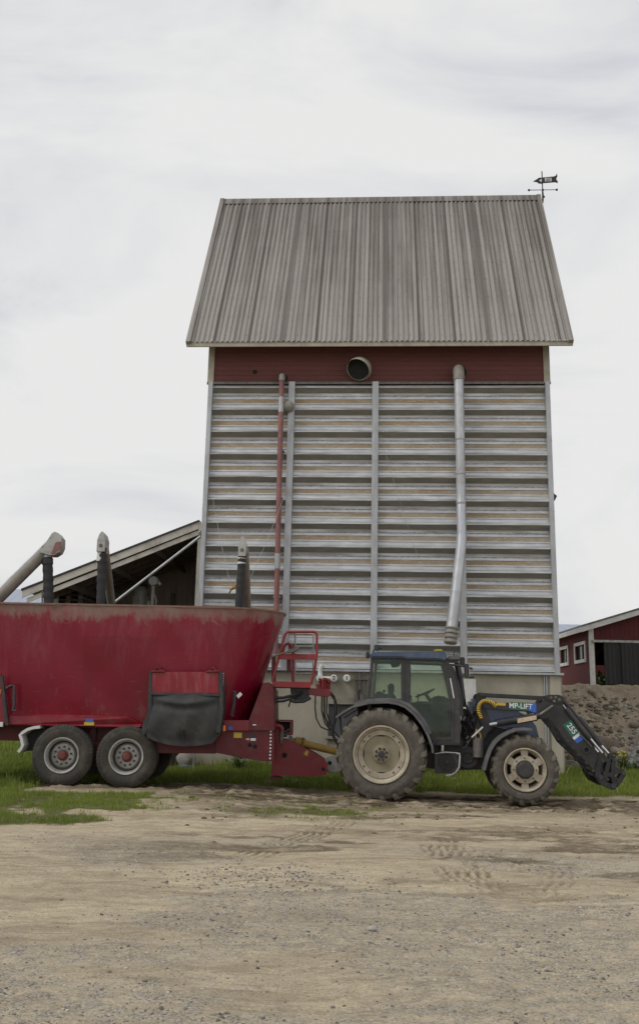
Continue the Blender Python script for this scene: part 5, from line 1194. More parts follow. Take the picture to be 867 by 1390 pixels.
# --- front loader
LD = thing('front_loader', TT, None, None); LD.parent = TRK; LD.location = (0, 0, 0); LD.rotation_euler = (0, 0, 0)
def loader_side(y, near):
    w = .13; d0 = .42
    def H(pts): return TT.pl(pts, d0)
    def pr(pts, ya, yb_, nm, m, par=LD, bv=.008): mb = MB(); mb.prism(H(pts), ya, yb_); return mb.build(nm, m, par, bevel=bv)
    pr([(647, 944), (650, 940), (656, 940), (660, 945), (660, 962), (668, 985), (658, 1004), (648, 1012), (634, 1008), (634, 1000), (644, 990), (649, 975)], y+.16, y+.22, 'loader_mast', 'black_paint')
    pr([(664, 985), (671, 988), (648, 1010), (640, 1014), (638, 1008)], y+.18, y+.26, 'loader_mast', 'black_paint')
    arm = [(656, 951.5), (671, 953.5), (735, 955.5), (741, 947), (745, 944.8), (757, 944.8), (762, 946.5), (765, 954), (790, 988), (806, 1011), (817, 1038), (822, 1052), (815, 1058), (795, 1034), (769, 1010), (757, 990), (744, 975.5), (729, 977), (724, 966), (690, 965), (656, 962)]
    ar = pr(arm, y, y+w, 'loader_arm', 'black_paint', LD, .012)
    mb = MB(); mb.bar(TT.p(651, 942.5, d0), TT.p(752, 948, d0), .04, .055)
    for v in range(len(mb.v)): mb.v[v] = (mb.v[v][0], mb.v[v][1]-d0+y+.06, mb.v[v][2])
    mb.build('level_rod', 'black_paint', LD)
    def cyl(p0, p1, r, m, nm, par=LD, off=0):
        a = TT.h(*p0, d0); b_ = TT.h(*p1, d0); mb = MB(); mb.tube([(a[0], y+off, a[1]), (b_[0], y+off, b_[1])], r, 16); return mb.build(nm, m, par)
    lc = cyl((674, 982), (728, 974), .065, 'black_paint', 'lift_cylinder', off=-.07)
    cyl((727, 974.2), (750, 958.5), .028, 'steel_dull', 'cylinder_rod', lc, -.07)
    cyl((664, 984), (676, 981.7), .035, 'chrome', 'cylinder_rod', lc, -.07)
    cyl((727, 973), (732, 971), .05, 'black_paint', 'rod_eye', lc, -.07)
    if near:
        a = TT.h(701.5, 978.8, d0); b_ = TT.h(727, 974.2, d0)
        mb = MB(); dx_, dz_ = b_[0]-a[0], b_[1]-a[1]; mb.prism([(a[0], a[1]-.04), (b_[0], b_[1]-.04), (b_[0], b_[1]+.04), (a[0], a[1]+.04)], y-.143, y-.132); mb.build('worn_sticker', 'tan_label', lc)
    tc = cyl((785, 974.5), (816.5, 1012.5), .062, 'black_paint', 'tilt_cylinder', off=.02)
    cyl((762, 947), (785, 975), .033, 'black_paint', 'cylinder_rod', tc, .02)
    cyl((816, 1012), (829.5, 1026.5), .025, 'chrome', 'cylinder_rod', tc, .02)
    t2 = cyl((768, 962), (801, 1003), .045, 'frame_dark', 'tilt_cylinder', off=-.05)
    cyl((801, 1003), (817, 1022.5), .025, 'chrome', 'cylinder_rod', t2, -.05)
    cyl((764, 957), (797, 1000), .011, 'zinc', 'hydraulic_pipe', ar, -.03)
    cyl((786, 996), (803, 1014), .012, 'steel_dull', 'hydraulic_pipe', ar, -.04)
    pr([(740, 944), (746, 943.3), (758, 943.3), (764, 945.5), (766, 953), (760, 956), (750, 953), (741, 950)], y-.03, y, 'pivot_plate', 'black_paint', ar)
    mb = MB()
    for px, py in ((748, 947.5), (754, 947), (759, 950), (752, 952)): a = TT.h(px, py, d0); mb.lathe(a[0], a[1], [(0, y-.05), (.025, y-.048), (.03, y-.03)], 10)
    mb.build('pivot_pin', 'steel_dull', ar)
    a = TT.h(796, 1018.2, d0); mb = MB(); mb.lathe(a[0], a[1], [(.045, y+w*.5), (.045, y-.03), (.062, y-.03), (.062, y+.02)], 24); rg = mb.build('cross_tube_ring', 'frame_dark', ar)
    mb = MB(); mb.lathe(a[0], a[1], [(0, y-.006), (.046, y-.006)], 20); mb.build('ring_hole', 'black_in', rg)
    mb = MB()
    for px, py in ((770, 1004), (778, 1014), (786, 1023), (796, 1034), (806, 1045)): a = TT.h(px, py, d0); mb.box(a[0]-.03, a[0]+.04, y-.02, y+w+.02, a[1]-.05, a[1]+.0)
    mb.build('arm_clip', 'frame_dark', ar, bevel=.008)
    return ar
ar = loader_side(.46, True); loader_side(1.72, False)
d0 = .42
mb = MB(); a = T(796, 1018.2, d0); mb.tube([(a[0], .5, a[1]), (a[0], 1.8, a[1])], .06, 16); a = T(812, 1047, d0); mb.tube([(a[0], .5, a[1]), (a[0], 1.8, a[1])], .045, 16); mb.build('cross_tube', 'black_paint', LD)
# implement carrier: two plates with holes plus bars
def plate_with(pts, y0, y1, nm, m):
    mb = MB(); mb.prism(TT.pl(pts, d0), y0, y1); return mb.build(nm, m, LD, bevel=.008)
for y in (.40, .62, 1.66, 1.88):
    mb = MB()
    for L_, th in (([(812, 1040), (816, 1030), (826, 1033), (833, 1028), (832, 1040), (836, 1046), (847, 1048.5)], .09), ([(812, 1040), (811, 1052), (818, 1063), (830, 1069), (835, 1068)], .10), ([(835, 1068), (841, 1060), (847, 1050)], .08), ([(818, 1050), (830, 1052), (838, 1047)], .07), ([(826, 1034), (823, 1048), (820, 1062)], .08), ([(832, 1040), (831, 1052), (834, 1067)], .07), ([(822, 1050), (840, 1060)], .05)):
        mb.strip(TT.pl(L_, d0), th, y+random.random()*.004, y+.05)
    mb.build('carrier_plate', 'black_paint', LD, bevel=.006)
mb = MB()
for px, py, r in ((846.5, 1050, .035), (832, 1067, .045), (815, 1055, .04), (818, 1033, .035), (833, 1031, .035), (824, 1058, .03)):
    a = T(px, py, d0); mb.tube([(a[0], .38, a[1]), (a[0], 1.95, a[1])], r, 12)
mb.build('carrier_bar', 'frame_dark', LD)
mb = MB(); mb.prism(TT.pl([(819, 1054), (838, 1058), (835, 1066), (822, 1063)], d0), .66, 1.64); mb.build('carrier_crossplate', 'black_paint', LD, bevel=.008)
mb = MB(); mb.prism(TT.pl([(813, 1022), (820, 1019), (822, 1030), (816, 1034), (811, 1030)], d0), .44, .6); mb.prism(TT.pl([(826, 1022), (832, 1024), (833, 1034), (827, 1036)], d0), .44, .6); mb.build('tilt_link', 'black_paint', LD, bevel=.01)
# labels
yl = .46
def lab(pts, nm, m, dy=.004): mb = MB(); mb.prism(TT.pl(pts, yl), yl-dy, yl-.0005); return mb.build(nm, m, ar, smooth=False)
lab([(691.5, 953.3), (717, 954.2), (717, 965), (691.5, 962.8)], 'green_sticker', 'green_label'); lab([(717, 954.2), (727.5, 954.6), (727.5, 968), (717, 965)], 'blue_sticker', 'blue_label')
a = T(706.5, 959.0, yl); text('sticker_words', 'MP-LIFT', .135, 'white_label', ar, (a[0], yl-.006, a[1]), roty=2.5, sx=.95)
g = [(763.5, 984.5), (774.8, 977), (786, 994.5), (776.5, 1001.5)]
lab(g, 'green_sticker', 'green_label')
lab([(776.5, 1001.5), (786, 994.5), (788, 998), (779, 1004.8)], 'white_stripe', 'white_label'); lab([(779, 1004.8), (788, 998), (792.5, 1003.5), (783, 1009.5)], 'blue_sticker', 'blue_label')
a = T(776, 989.5, yl); text('sticker_digits', '255', .14, 'white_label', ar, (a[0]-.005, yl-.006, a[1]-.0), roty=54)
lab([(673.5, 953.8), (686, 954.5), (686, 958.3), (673.5, 957.6)], 'yellow_sticker', 'yellow_label')
# yellow spiral guard hose
pts = [(653.5, 975.5, .38), (650.5, 969, .38), (649.3, 962, .36), (651, 956, .34), (656, 951.8, .33), (662, 952, .33), (668, 954.5, .34), (672.5, 959, .38)]
mb = MB(); P = [Vector(p) for p in TT.p3([(a, b, d) for a, b, d in pts])]; Q = []; rr = []
def cr(p0, p1, p2, p3, t): return .5*((2*p1)+(-p0+p2)*t+(2*p0-5*p1+4*p2-p3)*t*t+(-p0+3*p1-3*p2+p3)*t**3)
for i in range(len(P)-1):
    for k in range(12):
        t = k/12; Q.append(tuple(cr(P[max(i-1, 0)], P[i], P[i+1], P[min(i+2, len(P)-1)], t))); rr.append(.036 if (len(Q) % 4) < 2 else .024)
mb.tube(Q, .03, 12, rs=rr); hs = mb.build('spiral_guard_hose', 'yellow_bright', LD)
mb = MB(); mb.tube(Q, .027, 12); mb.build('hose_core', 'black_rubber', hs)
mb = MB(); mb.tube(TT.p3([(647, 990), (645, 997), (645.5, 1006), (649, 1011), (652.5, 1006), (652, 998), (650, 994)], .4), .016, 8); mb.build('looped_cable', 'yellow', LD)
rs = random.Random(11); mb = MB()
for k in range(16):
    x0_, y0_ = 626+rs.random()*22, 955+rs.random()*45; x1_, y1_ = x0_-4+rs.random()*16, y0_+8+rs.random()*22
    mb.tube(TT.p3([(x0_, y0_, .6+rs.random()*.2), ((x0_+x1_)/2+rs.random()*5-2, (y0_+y1_)/2, .5), (x1_, y1_, .6)]), .012+.012*rs.random(), 7)
mb.tube(TT.p3([(612, 1021), (622, 1019), (632, 1014), (640, 1002), (648, 994), (655, 986)], .4), .014, 8)
mb.build('loader_hose', 'black_rubber', LD)
mb = MB()
for k in range(14):
    x, z = T(628+rs.random()*24, 962+rs.random()*55, .6); mb.box(x-.02, x+.03, .55, .66, z-.02, z+.025)
mb.build('hose_fitting', 'steel_dull', LD, bevel=.004)
mb = MB(); mb.bar(TT.p(640, 1001, .36), TT.p(655, 987, .36), .02, .03); mb.build('support_leg', 'chrome', LD)
# items by the tower foot
a = B.h(262, 1048, -1.8)
FT = thing('marker_stake', B, 'small stake on a flat orange-red foot in the grass under the mixer', 'marker', at=(a[0], -1.8, float(GB)*.4))
mb = MB(); mb.lathez(0, 0, [(0, .07), (.12, .06), (.15, .03), (.15, 0)], 16); mb.build('foot', 'red_bright', FT)
mb = MB(); mb.tube([(0, 0, .05), (0, 0, .75)], .015, 8); mb.build('stake', 'zinc_post', FT)
a = B.h(238, 1020, -.6)
CR = thing('wire_crate', B, 'dark metal crate with bars leaning on the tower foot behind the trailer wheel', 'crate', at=(a[0]-.55, -.6, .1))
mb = MB(); mb.box(0, .9, -.25, .3, 0, .06); mb.box(0, .9, -.25, .3, .62, .66)
for i in range(9): x = .9*i/8; mb.box(x-.012, x+.012, -.26, -.235, 0, .66)
mb.box(0, .03, -.25, .3, 0, .66); mb.box(.87, .9, -.25, .3, 0, .66); mb.build('crate_bars', 'frame_dark', CR)
mb = MB(); mb.box(.06, .84, -.1, .25, .07, .5); mb.build('crate_load', 'wood_dark', CR, bevel=.02)
a = B.h(252, 1038, -.9)
SK = thing('feed_sack', B, 'crumpled grey sack with blue print slumped at the foot of the tower under the mixer', 'sack', at=(a[0], -.9, .1))
mb = MB(); mb.ball((0, 0, .28), .3, 20, 14, (.7, .6, 1.0))
mb.v = [(x+.04*math.sin(z*19+x*9), y+.04*math.sin(x*17+z*7), max(0, z)) for x, y, z in mb.v]; mb.build('sack_body', 'concrete_rough', SK)
mb = MB(); mb.ball((0, -.06, .12), .2, 16, 10, (1.0, .8, .5)); mb.build('sack_print', 'blue_dusty', SK)

# ================================================================== GROUND
# lug marks a tyre left while turning across the yard: x at y=12, slant, from, to, half width, depth
PRINTS = [(1.60, .02, 10.0, 13.6, .30, .036), (2.15, -.35, 11.2, 13.4, .22, .026), (-.62, .32, 11.8, 15.6, .27, .038), (2.9, .3, 9.4, 11.0, .2, .016)]
def print_mask(x, y, x0, slope, y0, y1, w):
    u = x-(x0+slope*(y-12.0)); inside = sst(w*1.1, w*.7, np.abs(u))*sst(y0-.5, y0+.3, y)*sst(y1+.5, y1-.3, y)
    ph = (u+.022*np.sin(y*9)+.03*np.sin(y*2.3))/.105
    return inside*(sst(-.1, .6, np.sin(ph*2*np.pi)))*sst(.30, .48, fbm(x, y, 2.1, 3, 4))
def masks(x, y):
    """grass cover, mud and loose gravel on the yard; contact shade is painted into the dark soil"""
    n1 = fbm(x, y, .9, 4, 3); n2 = fbm(x, y, 2.6, 4, 9); n3 = fbm(x*.35, y, 1.4, 4, 21)
    strip = sst(20.9, 21.6, y+(n1-.5)*1.0)
    left = sst(.0, 1.0, (13.75+.35*np.clip(x+4.4, -9, 9)*1.0-y)*-1*.9+(n1-.5)*2.2)*sst(-3.0, -4.6, x+(n2-.5)*1.4) if False else \
        sst(.35, .65, sst(12.8, 15.2, y-.55*np.clip(x+4.6, -3, 4)+(n1-.5)*2.4)*sst(-1.9, -3.6, x+(n2-.5)*2.0))
    rut = np.exp(-((y-18.55+.0*x+(n3-.5)*.5)/.33)**2)*sst(2, -3, x)
    left = left*(1-.0*rut)
    mid = sst(.50, .62, n2)*sst(-3.2, -2, x)*sst(2.4, .2, x)*np.exp(-((y-16.9)/1.0)**2)*.8
    pits = sst(.60, .68, n2*.6+n1*.4)
    under = 1-sst(18.2, 18.6, y)*sst(20.95, 20.6, y)*(1-.0)
    g = np.maximum(np.maximum(strip, left*under), mid)
    g = np.where((x < -5.1) & (y > 18.3), np.maximum(g, sst(-5.0, -5.5, x)), g)
    g = g*(1-.85*pits*(y < 20))
    far_gravel = sst(52, 56, y)*(x < 0)
    g = g*(1-far_gravel)
    mud_and_shade = 1.15*np.exp(-((y-(18.6-.05*x)+(n3-.5)*.7)/1.3)**2)*sst(-3.6, -1.5, x)  # dark soil plus painted contact shade under the tractor
    mud_and_shade = np.maximum(mud_and_shade, .8*sst(.50, .62, n3)*np.exp(-((y-16.3)/1.9)**2)*sst(-3.5, -.5, x))
    mud_and_shade = np.maximum(mud_and_shade, 1.0*np.exp(-((y-(19.9+(n3-.5)*.6))/.75)**2)*sst(-7.0, -5.6, x))  # soil strip below the trailer, its contact shade painted in as well
    mud_and_shade = np.maximum(mud_and_shade, .75*sst(.53, .61, fbm(x*.3, y, 1.7, 5, 58))*np.exp(-((y-12.5)/3.2)**2)*sst(-4, 0, x))
    mud_and_shade = np.maximum(mud_and_shade, .7*sst(.52, .60, fbm(x*.3, y, 2.2, 4, 55))*np.exp(-((y-14.2)/1.5)**2)*sst(-2, 2, x))
    for a in PRINTS: mud_and_shade = np.maximum(mud_and_shade, (a[5]/.05)**.5*.75*print_mask(x, y, *a[:5]))  # lug grooves tinted dark, standing in for the weak shade of their relief
    gravel = sst(.42, .60, fbm(x*.55, y, .9, 4, 77)+.10*np.exp(-((y-8.6)/1.6)**2))*sst(14.5, 11.5, y)
    return np.clip(g, 0, 1), np.clip(mud_and_shade, 0, 1), np.clip(gravel, 0, 1)
def yard_relief(x, y):
    d = 0*x
    n = fbm(x, y, 1.1, 4, 5)-.5; n2 = fbm(x*.5, y, 3.2, 4, 31)-.5; n3 = fbm(x, y, 9, 3, 41)-.5
    g, mud_and_shade, gv = masks(x, y)
    near = sst(30, 22, y)
    d = n*.05+n2*.025*(1+2.2*mud_and_shade)+n3*.012*(1+1.2*gv+1.5*mud_and_shade)
    clod = np.clip(fbm(x*.55, y, 6, 3, 63)-.60, 0, 1)*.24*mud_and_shade
    d = d+clod
    # ruts pressed beside the machines
    d = d-.05*np.exp(-((y-18.7)/.25)**2)*sst(-2.5, -1.2, x)
    for a in PRINTS: d = d-a[5]*print_mask(x, y, *a[:5])
    return d*near
xs = np.concatenate([-np.geomspace(300, 9.2, 26), np.linspace(-9, -5.6, 60), np.linspace(-5.55, 7.6, 440), np.linspace(7.7, 12, 50), np.geomspace(12.4, 300, 26)])
ys = np.concatenate([np.linspace(-60, 3.2, 22), np.linspace(3.3, 10, 290), np.linspace(10.025, 21, 360), np.linspace(21.1, 30, 60), np.geomspace(30.6, 600, 34)])
X, Y = np.meshgrid(xs, ys); xf, yf = X.ravel(), Y.ravel()
Z = hgt(xf, yf)+yard_relief(xf, yf)*sst(3, 5, yf)
nx = len(xs); ny = len(ys)
I, J = np.meshgrid(np.arange(nx-1), np.arange(ny-1)); i0 = (J*nx+I).ravel()
F = np.stack([i0, i0+1, i0+nx+1, i0+nx], 1)
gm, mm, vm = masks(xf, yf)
def m_ground():
    m, n, l = nt('dirt_yard'); v = coords(n)
    def at(nm): a = n.new('ShaderNodeAttribute'); a.attribute_name = nm; return a.outputs['Fac']
    big = ramp(n, l, noise(n, l, v, .55, 5, .6, (.6, 1, 1), .3), [(.35, 0.0), (.65, 1.0)])
    med = noise(n, l, v, 4.5, 6, .7, (.6, 1, 1), .4)
    fine = noise(n, l, v, 55, 4, .8)
    sand = mix(n, l, big, (.61, .515, .362), (.48, .40, .282))
    sand = mix(n, l, ramp(n, l, med, [(.44, 0.0), (.64, .5)]), sand, (.31, .258, .19))
    str_ = ramp(n, l, noise(n, l, v, 2.6, 7, .78, (.35, 1.3, 1), .8), [(.50, 0.0), (.60, .55)])
    sand = mix(n, l, str_, sand, (.27, .21, .14))
    sand = mix(n, l, ramp(n, l, noise(n, l, v, 14, 6, .8, (.6, 1, 1)), [(.50, 0.0), (.66, .5)]), sand, (.24, .2, .145))
    sand = mix(n, l, ramp(n, l, fine, [(.38, .5), (.52, 0.0)]), sand, (.12, .10, .075))
    sand = mix(n, l, ramp(n, l, fine, [(.58, 0.0), (.70, .45)]), sand, (.48, .42, .33))
    # gravel: cells of small stones
    vo = n.new('ShaderNodeTexVoronoi'); vo.inputs['Scale'].default_value = 60; l.new(v, vo.inputs['Vector'])
    sx = n.new('ShaderNodeSeparateColor'); l.new(vo.outputs['Color'], sx.inputs[0])
    peb = ramp(n, l, sx.outputs[0], [(0.0, (.14, .135, .12)), (.35, (.25, .24, .21)), (.7, (.36, .33, .28)), (1.0, (.5, .47, .42))])
    gf = mth(n, l, 'MULTIPLY', at('gravel'), ramp(n, l, noise(n, l, v, 7, 4, .7), [(.40, .1), (.60, .65)]))
    col = mix(n, l, gf, sand, peb)
    mud_shade_col = mix(n, l, ramp(n, l, noise(n, l, v, 6, 6, .75, (.35, 1, 1), .6), [(.35, 0.0), (.62, 1.0)]), (.045, .034, .022), (.135, .104, .066))  # soil colour, deepened to carry the contact shade under the wheels
    mf = mth(n, l, 'MULTIPLY', at('mud_and_shade'), ramp(n, l, noise(n, l, v, 3.5, 6, .7, (.4, 1, 1), .5), [(.36, .2), (.54, 1.0)]))
    col = mix(n, l, mf, col, mud_shade_col)
    gc = mix(n, l, ramp(n, l, med, [(.4, 0.0), (.6, 1.0)]), (.07, .085, .03), (.10, .09, .05))
    col = mix(n, l, mth(n, l, 'MULTIPLY', at('grass'), .85), col, gc)
    bh = mth(n, l, 'ADD', mth(n, l, 'MULTIPLY', fine, .6), mth(n, l, 'MULTIPLY', med, .8))
    bh = mth(n, l, 'ADD', bh, mth(n, l, 'MULTIPLY', mth(n, l, 'SUBTRACT', .5, vo.outputs['Distance']), gf))
    bsdf(n, l, col, 1.0, 0, bh, .8, .022, .0); return m
M['ground'] = m_ground()
GO = arr_mesh('ground', np.stack([xf, yf, Z], 1), F, M['ground'], True, {'grass': gm, 'mud_and_shade': mm, 'gravel': vm}); tag(GO, kind='structure')
def gz(x, y): return hgt(x, y)+yard_relief(np.asarray(x, float), np.asarray(y, float))*sst(3, 5, np.asarray(y, float))
# dirt bank behind, right of the tower
ZB = zb0
bxs = np.concatenate([np.linspace(5.2, 15, 300), np.linspace(15.1, 60, 60)]); bys = np.concatenate([np.linspace(26.0, 33.5, 240), np.linspace(33.7, 80, 30)])
X, Y = np.meshgrid(bxs, bys); bx_, by_ = X.ravel(), Y.ravel()
def bank_h(x, y):
    t = (y-26.9-.25*(fbm(x, y, .5, 3, 8)-.5)*3-.10*(x-7))/4.6
    base = -.12+(ZB+.08)*np.clip(t, 0, 1)**.85
    ed = np.clip(1-np.clip(t-.97, 0, 1)*12, 0, 1)*sst(-.05, .1, t)
    rough = (fbm(x, y, 1.0, 5, 12, .5)-.5)*.7+np.abs(fbm(x, y, 2.6, 4, 14, .5)-.5)*.25+(fbm(x, y, 7, 3, 15)-.5)*.08
    return np.where(t < 0, -.15, base+rough*ed*(.45+.55*sst(0, .4, t)))
bz = bank_h(bx_, by_)
nx = len(bxs); ny = len(bys); I, J = np.meshgrid(np.arange(nx-1), np.arange(ny-1)); i0 = (J*nx+I).ravel()
def m_bank():
    m, n, l = nt('rubble_bank'); v = coords(n)
    a = noise(n, l, v, 1.1, 6, .7, None, .6); b = noise(n, l, v, 7, 6, .75)
    col = mix(n, l, ramp(n, l, a, [(.40, 0.0), (.60, 1.0)]), (.40, .33, .235), (.28, .225, .155))
    col = mix(n, l, ramp(n, l, b, [(.50, 0.0), (.64, .8)]), col, (.36, .31, .24))
    col = mix(n, l, ramp(n, l, b, [(.32, .8), (.42, 0.0)]), col, (.07, .055, .04))
    vo = n.new('ShaderNodeTexVoronoi'); vo.inputs['Scale'].default_value = 13; l.new(v, vo.inputs['Vector'])
    sx = n.new('ShaderNodeSeparateColor'); l.new(vo.outputs['Color'], sx.inputs[0])
    peb = ramp(n, l, sx.outputs[0], [(0.0, (.13, .13, .125)), (.5, (.26, .26, .25)), (1.0, (.4, .4, .39))])
    sp = n.new('ShaderNodeSeparateXYZ'); l.new(v, sp.inputs[0])
    q = mth(n, l, 'SUBTRACT', mth(n, l, 'MULTIPLY', sp.outputs[0], .42), mth(n, l, 'MULTIPLY', sp.outputs[2], .75))
    q = mth(n, l, 'ADD', q, mth(n, l, 'MULTIPLY', noise(n, l, v, .9, 4), 1.6))
    gf = ramp(n, l, mth(n, l, 'SUBTRACT', q, 3.75), [(0.0, 0.0), (.35, .95)])
    col = mix(n, l, gf, col, peb)
    bsdf(n, l, col, .95, 0, b, .9, .05, .2); return m
BK = arr_mesh('dirt_bank', np.stack([bx_, by_, bz], 1), np.stack([i0, i0+1, i0+nx+1, i0+nx], 1), m_bank()); tag(BK, kind='structure')
# ------------------------------------------------------------------ stones
def stone_mb(r, seed, sq=(1, .8, .6)):
    rs = random.Random(seed); mb = MB(); mb.ball((0, 0, 0), r, 12, 8, sq)
    ph = [rs.random()*6 for _ in range(4)]
    mb.v = [(x*(1+.16*math.sin(y/r*2.3+ph[0])), y*(1+.16*math.sin(z/r*2.7+ph[1])), z*(1+.2*math.sin(x/r*2.1+ph[2]))) for x, y, z in mb.v]
    return mb
def one_stone(px, py, d, r, sq, label, m, sd, z=None):
    P = W(px, py, d); o = stone_mb(r, sd, sq).build('stone', m, None, ang=25)
    o.location = (P.x, P.y, P.z if z is None else z); o.rotation_euler = (rs0.random()*.5, rs0.random()*.4, rs0.random()*3); tag(o, label, 'stone', 'field stones on the bank' if z is None else None); return o
rs0 = random.Random(4)
def bank_hit(px, py):
    dr = ray(px, py); best = None
    for k in range(400):
        y = 26.2+k*.02; P = CO+dr*(y/dr.y)
        if P.z <= float(bank_h(np.array([P.x]), np.array([P.y]))[0]): return P
    return CO+dr*(30/dr.y)
for i, (px, py, r, sq, lb, m) in enumerate([
    (776, 1033, .24, (1, .8, .95), 'dark reddish boulder at the bank foot right behind the front tyre', 'rock_dark'),
    (782, 950, .2, (1.3, .8, .6), 'pale flat stone high on the bank left of the barn corner', 'rock'),
    (800, 955, .15, (1.2, .8, .6), 'small pale stone high on the bank below the barn corner board', 'rock'),
    (818, 1012, .42, (1.7, .8, .7), 'big brown slab of rock in the bank just right of the tilt cylinder', 'rock_dark'),
    (806, 975, .2, (1.2, .9, .8), 'rounded tan stone midway up the bank right of the arm stickers', 'rock'),
    (862, 985, .2, (1.5, .9, .6), 'dark stone at the right edge of the picture midway up the bank', 'rock_dark'),
    (833, 955, .17, (1.5, .9, .6), 'dark stone under the sliding doors near the top of the bank', 'rock_dark'),
    (836, 1020, .2, (1.2, .8, .8), 'tan stone low on the bank behind the loader tip', 'rock'),
    (850, 968, .12, (1.2, .8, .8), 'small tan stone high on the bank near the right edge', 'rock'),
    (788, 985, .13, (1, .8, .9), 'small stone on the bank just above the loader elbow', 'rock')]):
    P = bank_hit(px, py); o = stone_mb(r*.75, i, sq).build('stone', m, None, ang=25); o.location = P; o.rotation_euler = (rs0.random()*.5, rs0.random()*.4-.2, rs0.random()*.6-.3); tag(o, lb, 'stone', 'stones in the dirt bank')
# loose stones (uncountable) as numpy geometry
_phi = (1+5**.5)/2
ICO = np.array([(-1, _phi, 0), (1, _phi, 0), (-1, -_phi, 0), (1, -_phi, 0), (0, -1, _phi), (0, 1, _phi), (0, -1, -_phi), (0, 1, -_phi), (_phi, 0, -1), (_phi, 0, 1), (-_phi, 0, -1), (-_phi, 0, 1)])/1.9
ICF = np.array([(0, 11, 5), (0, 5, 1), (0, 1, 7), (0, 7, 10), (0, 10, 11), (1, 5, 9), (5, 11, 4), (11, 10, 2), (10, 7, 6), (7, 1, 8), (3, 9, 4), (3, 4, 2), (3, 2, 6), (3, 6, 8), (3, 8, 9), (4, 9, 5), (2, 4, 11), (6, 2, 10), (8, 6, 7), (9, 8, 1)])
rg = np.random.default_rng(5)
def scatter_stones(name, x, y, z, r, m):
    N = len(x); V = np.repeat(ICO[None], N, 0)*(1+.35*(rg.random((N, 12, 1))-.5))
    V = V*(r[:, None, None]*np.stack([.8+.6*rg.random(N), .7+.5*rg.random(N), .45+.35*rg.random(N)], 1)[:, None, :])
    a = rg.random(N)*6.28; c, s = np.cos(a)[:, None], np.sin(a)[:, None]
    vx = V[..., 0]*c-V[..., 1]*s; vy = V[..., 0]*s+V[..., 1]*c
    V = np.stack([vx+x[:, None], vy+y[:, None], V[..., 2]+z[:, None]], 2).reshape(-1, 3)
    F = (ICF[None]+12*np.arange(N)[:, None, None]).reshape(-1, 3)
    o = arr_mesh(name, V, F, m, False, {'tone': np.repeat(rg.random(N), 12)}); return tag(o, kind='stuff')
def m_pebble(name, stops):
    m, n, l = nt(name); a = n.new('ShaderNodeAttribute'); a.attribute_name = 'tone'
    col = ramp(n, l, a.outputs['Fac'], stops); bsdf(n, l, col, .9, 0, noise(n, l, coords(n), 60, 3), .3, .004, .3); return m
N = 150000; x = rg.uniform(-4.6, 5.2, N); y = 4.9*(15.5/4.9)**rg.random(N)
g_, m_, v_ = masks(x, y); keep = rg.random(N) < (.035+.34*v_*sst(.40, .66, fbm(x, y, 3.5, 3, 90)))*(1-g_)*(.4+.6*sst(13, 9, y)); x, y = x[keep], y[keep]
r = .003+.0035*rg.random(len(x))+.012*rg.random(len(x))**9; z = gz(x, y)+r*.1
dr_ = ray(365, 1192); c_ = CO+dr_*(-CAMH/dr_.z); K = 900   # a spill of coarser stones left of centre
x2 = c_.x+rg.normal(0, .6, K); y2 = c_.y+rg.normal(0, .42, K); r2 = .005+.013*rg.random(K)**3; x = np.concatenate([x, x2]); y = np.concatenate([y, y2]); r = np.concatenate([r, r2]); z = np.concatenate([z, gz(x2, y2)+r2*.15])
scatter_stones('gravel', x, y, z, r, m_pebble('gravel_stone', [(0.0, (.11, .105, .095)), (.4, (.2, .185, .16)), (.75, (.32, .29, .24)), (1.0, (.50, .47, .41))]))
N = 2600; x = rg.uniform(-3.5, 7, N); y = rg.uniform(12.5, 18.4, N); g_, m_, v_ = masks(x, y); keep = rg.random(N) < m_*.6*sst(12.5, 17, y); x, y = x[keep], y[keep]
r = .012+.035*rg.random(len(x))**3
scatter_stones('mud_clods', x, y, gz(x, y)+r*.1, r, m_pebble('mud_clod', [(0.0, (.07, .055, .038)), (.7, (.14, .115, .08)), (1.0, (.24, .2, .15))]))
N = 6000; x = rg.uniform(6.0, 16, N); y = rg.uniform(27.0, 31.4, N); z = bank_h(x, y)
r = .012+.07*rg.random(N)**6*1.4; z = z+r*.1
scatter_stones('rubble', x, y, z, r, m_pebble('rubble_stone', [(0.0, (.1, .085, .065)), (.5, (.2, .17, .13)), (.85, (.32, .28, .22)), (1.0, (.45, .41, .34))]))
for (px, py, r, lb) in ((505.5, 1266, .036, 'lone pale stone lying on the yard in the foreground, left of centre'),):
    dr = ray(px, py); P = CO+dr*(-CAMH/dr.z); o = stone_mb(r, 77, (1.3, .8, .5)).build('stone', 'rock_pale', None, ang=25); o.location = (P.x, P.y, float(gz(P.x, P.y))+.012); tag(o, lb, 'stone')
# timber beam at the bank foot
a = W(760, 1046, 27.0); b_ = W(812, 1049, 27.0)
BM = Fr((a.x-1.2, 26.9, .0), -3.7)
o = MB(); o.box(0, 2.35, 0, .3, -.1, .33); o.box(0, 2.4, .28, .6, .25, .45); o = o.build('concrete_kerb', 'concrete_rough', None, bevel=.03); o.location = (a.x-.9, 26.75, .02); o.rotation_euler = (0, 0, R(-3.7)); tag(o, 'weathered concrete kerb block along the bank foot beside the tower corner', 'kerb')
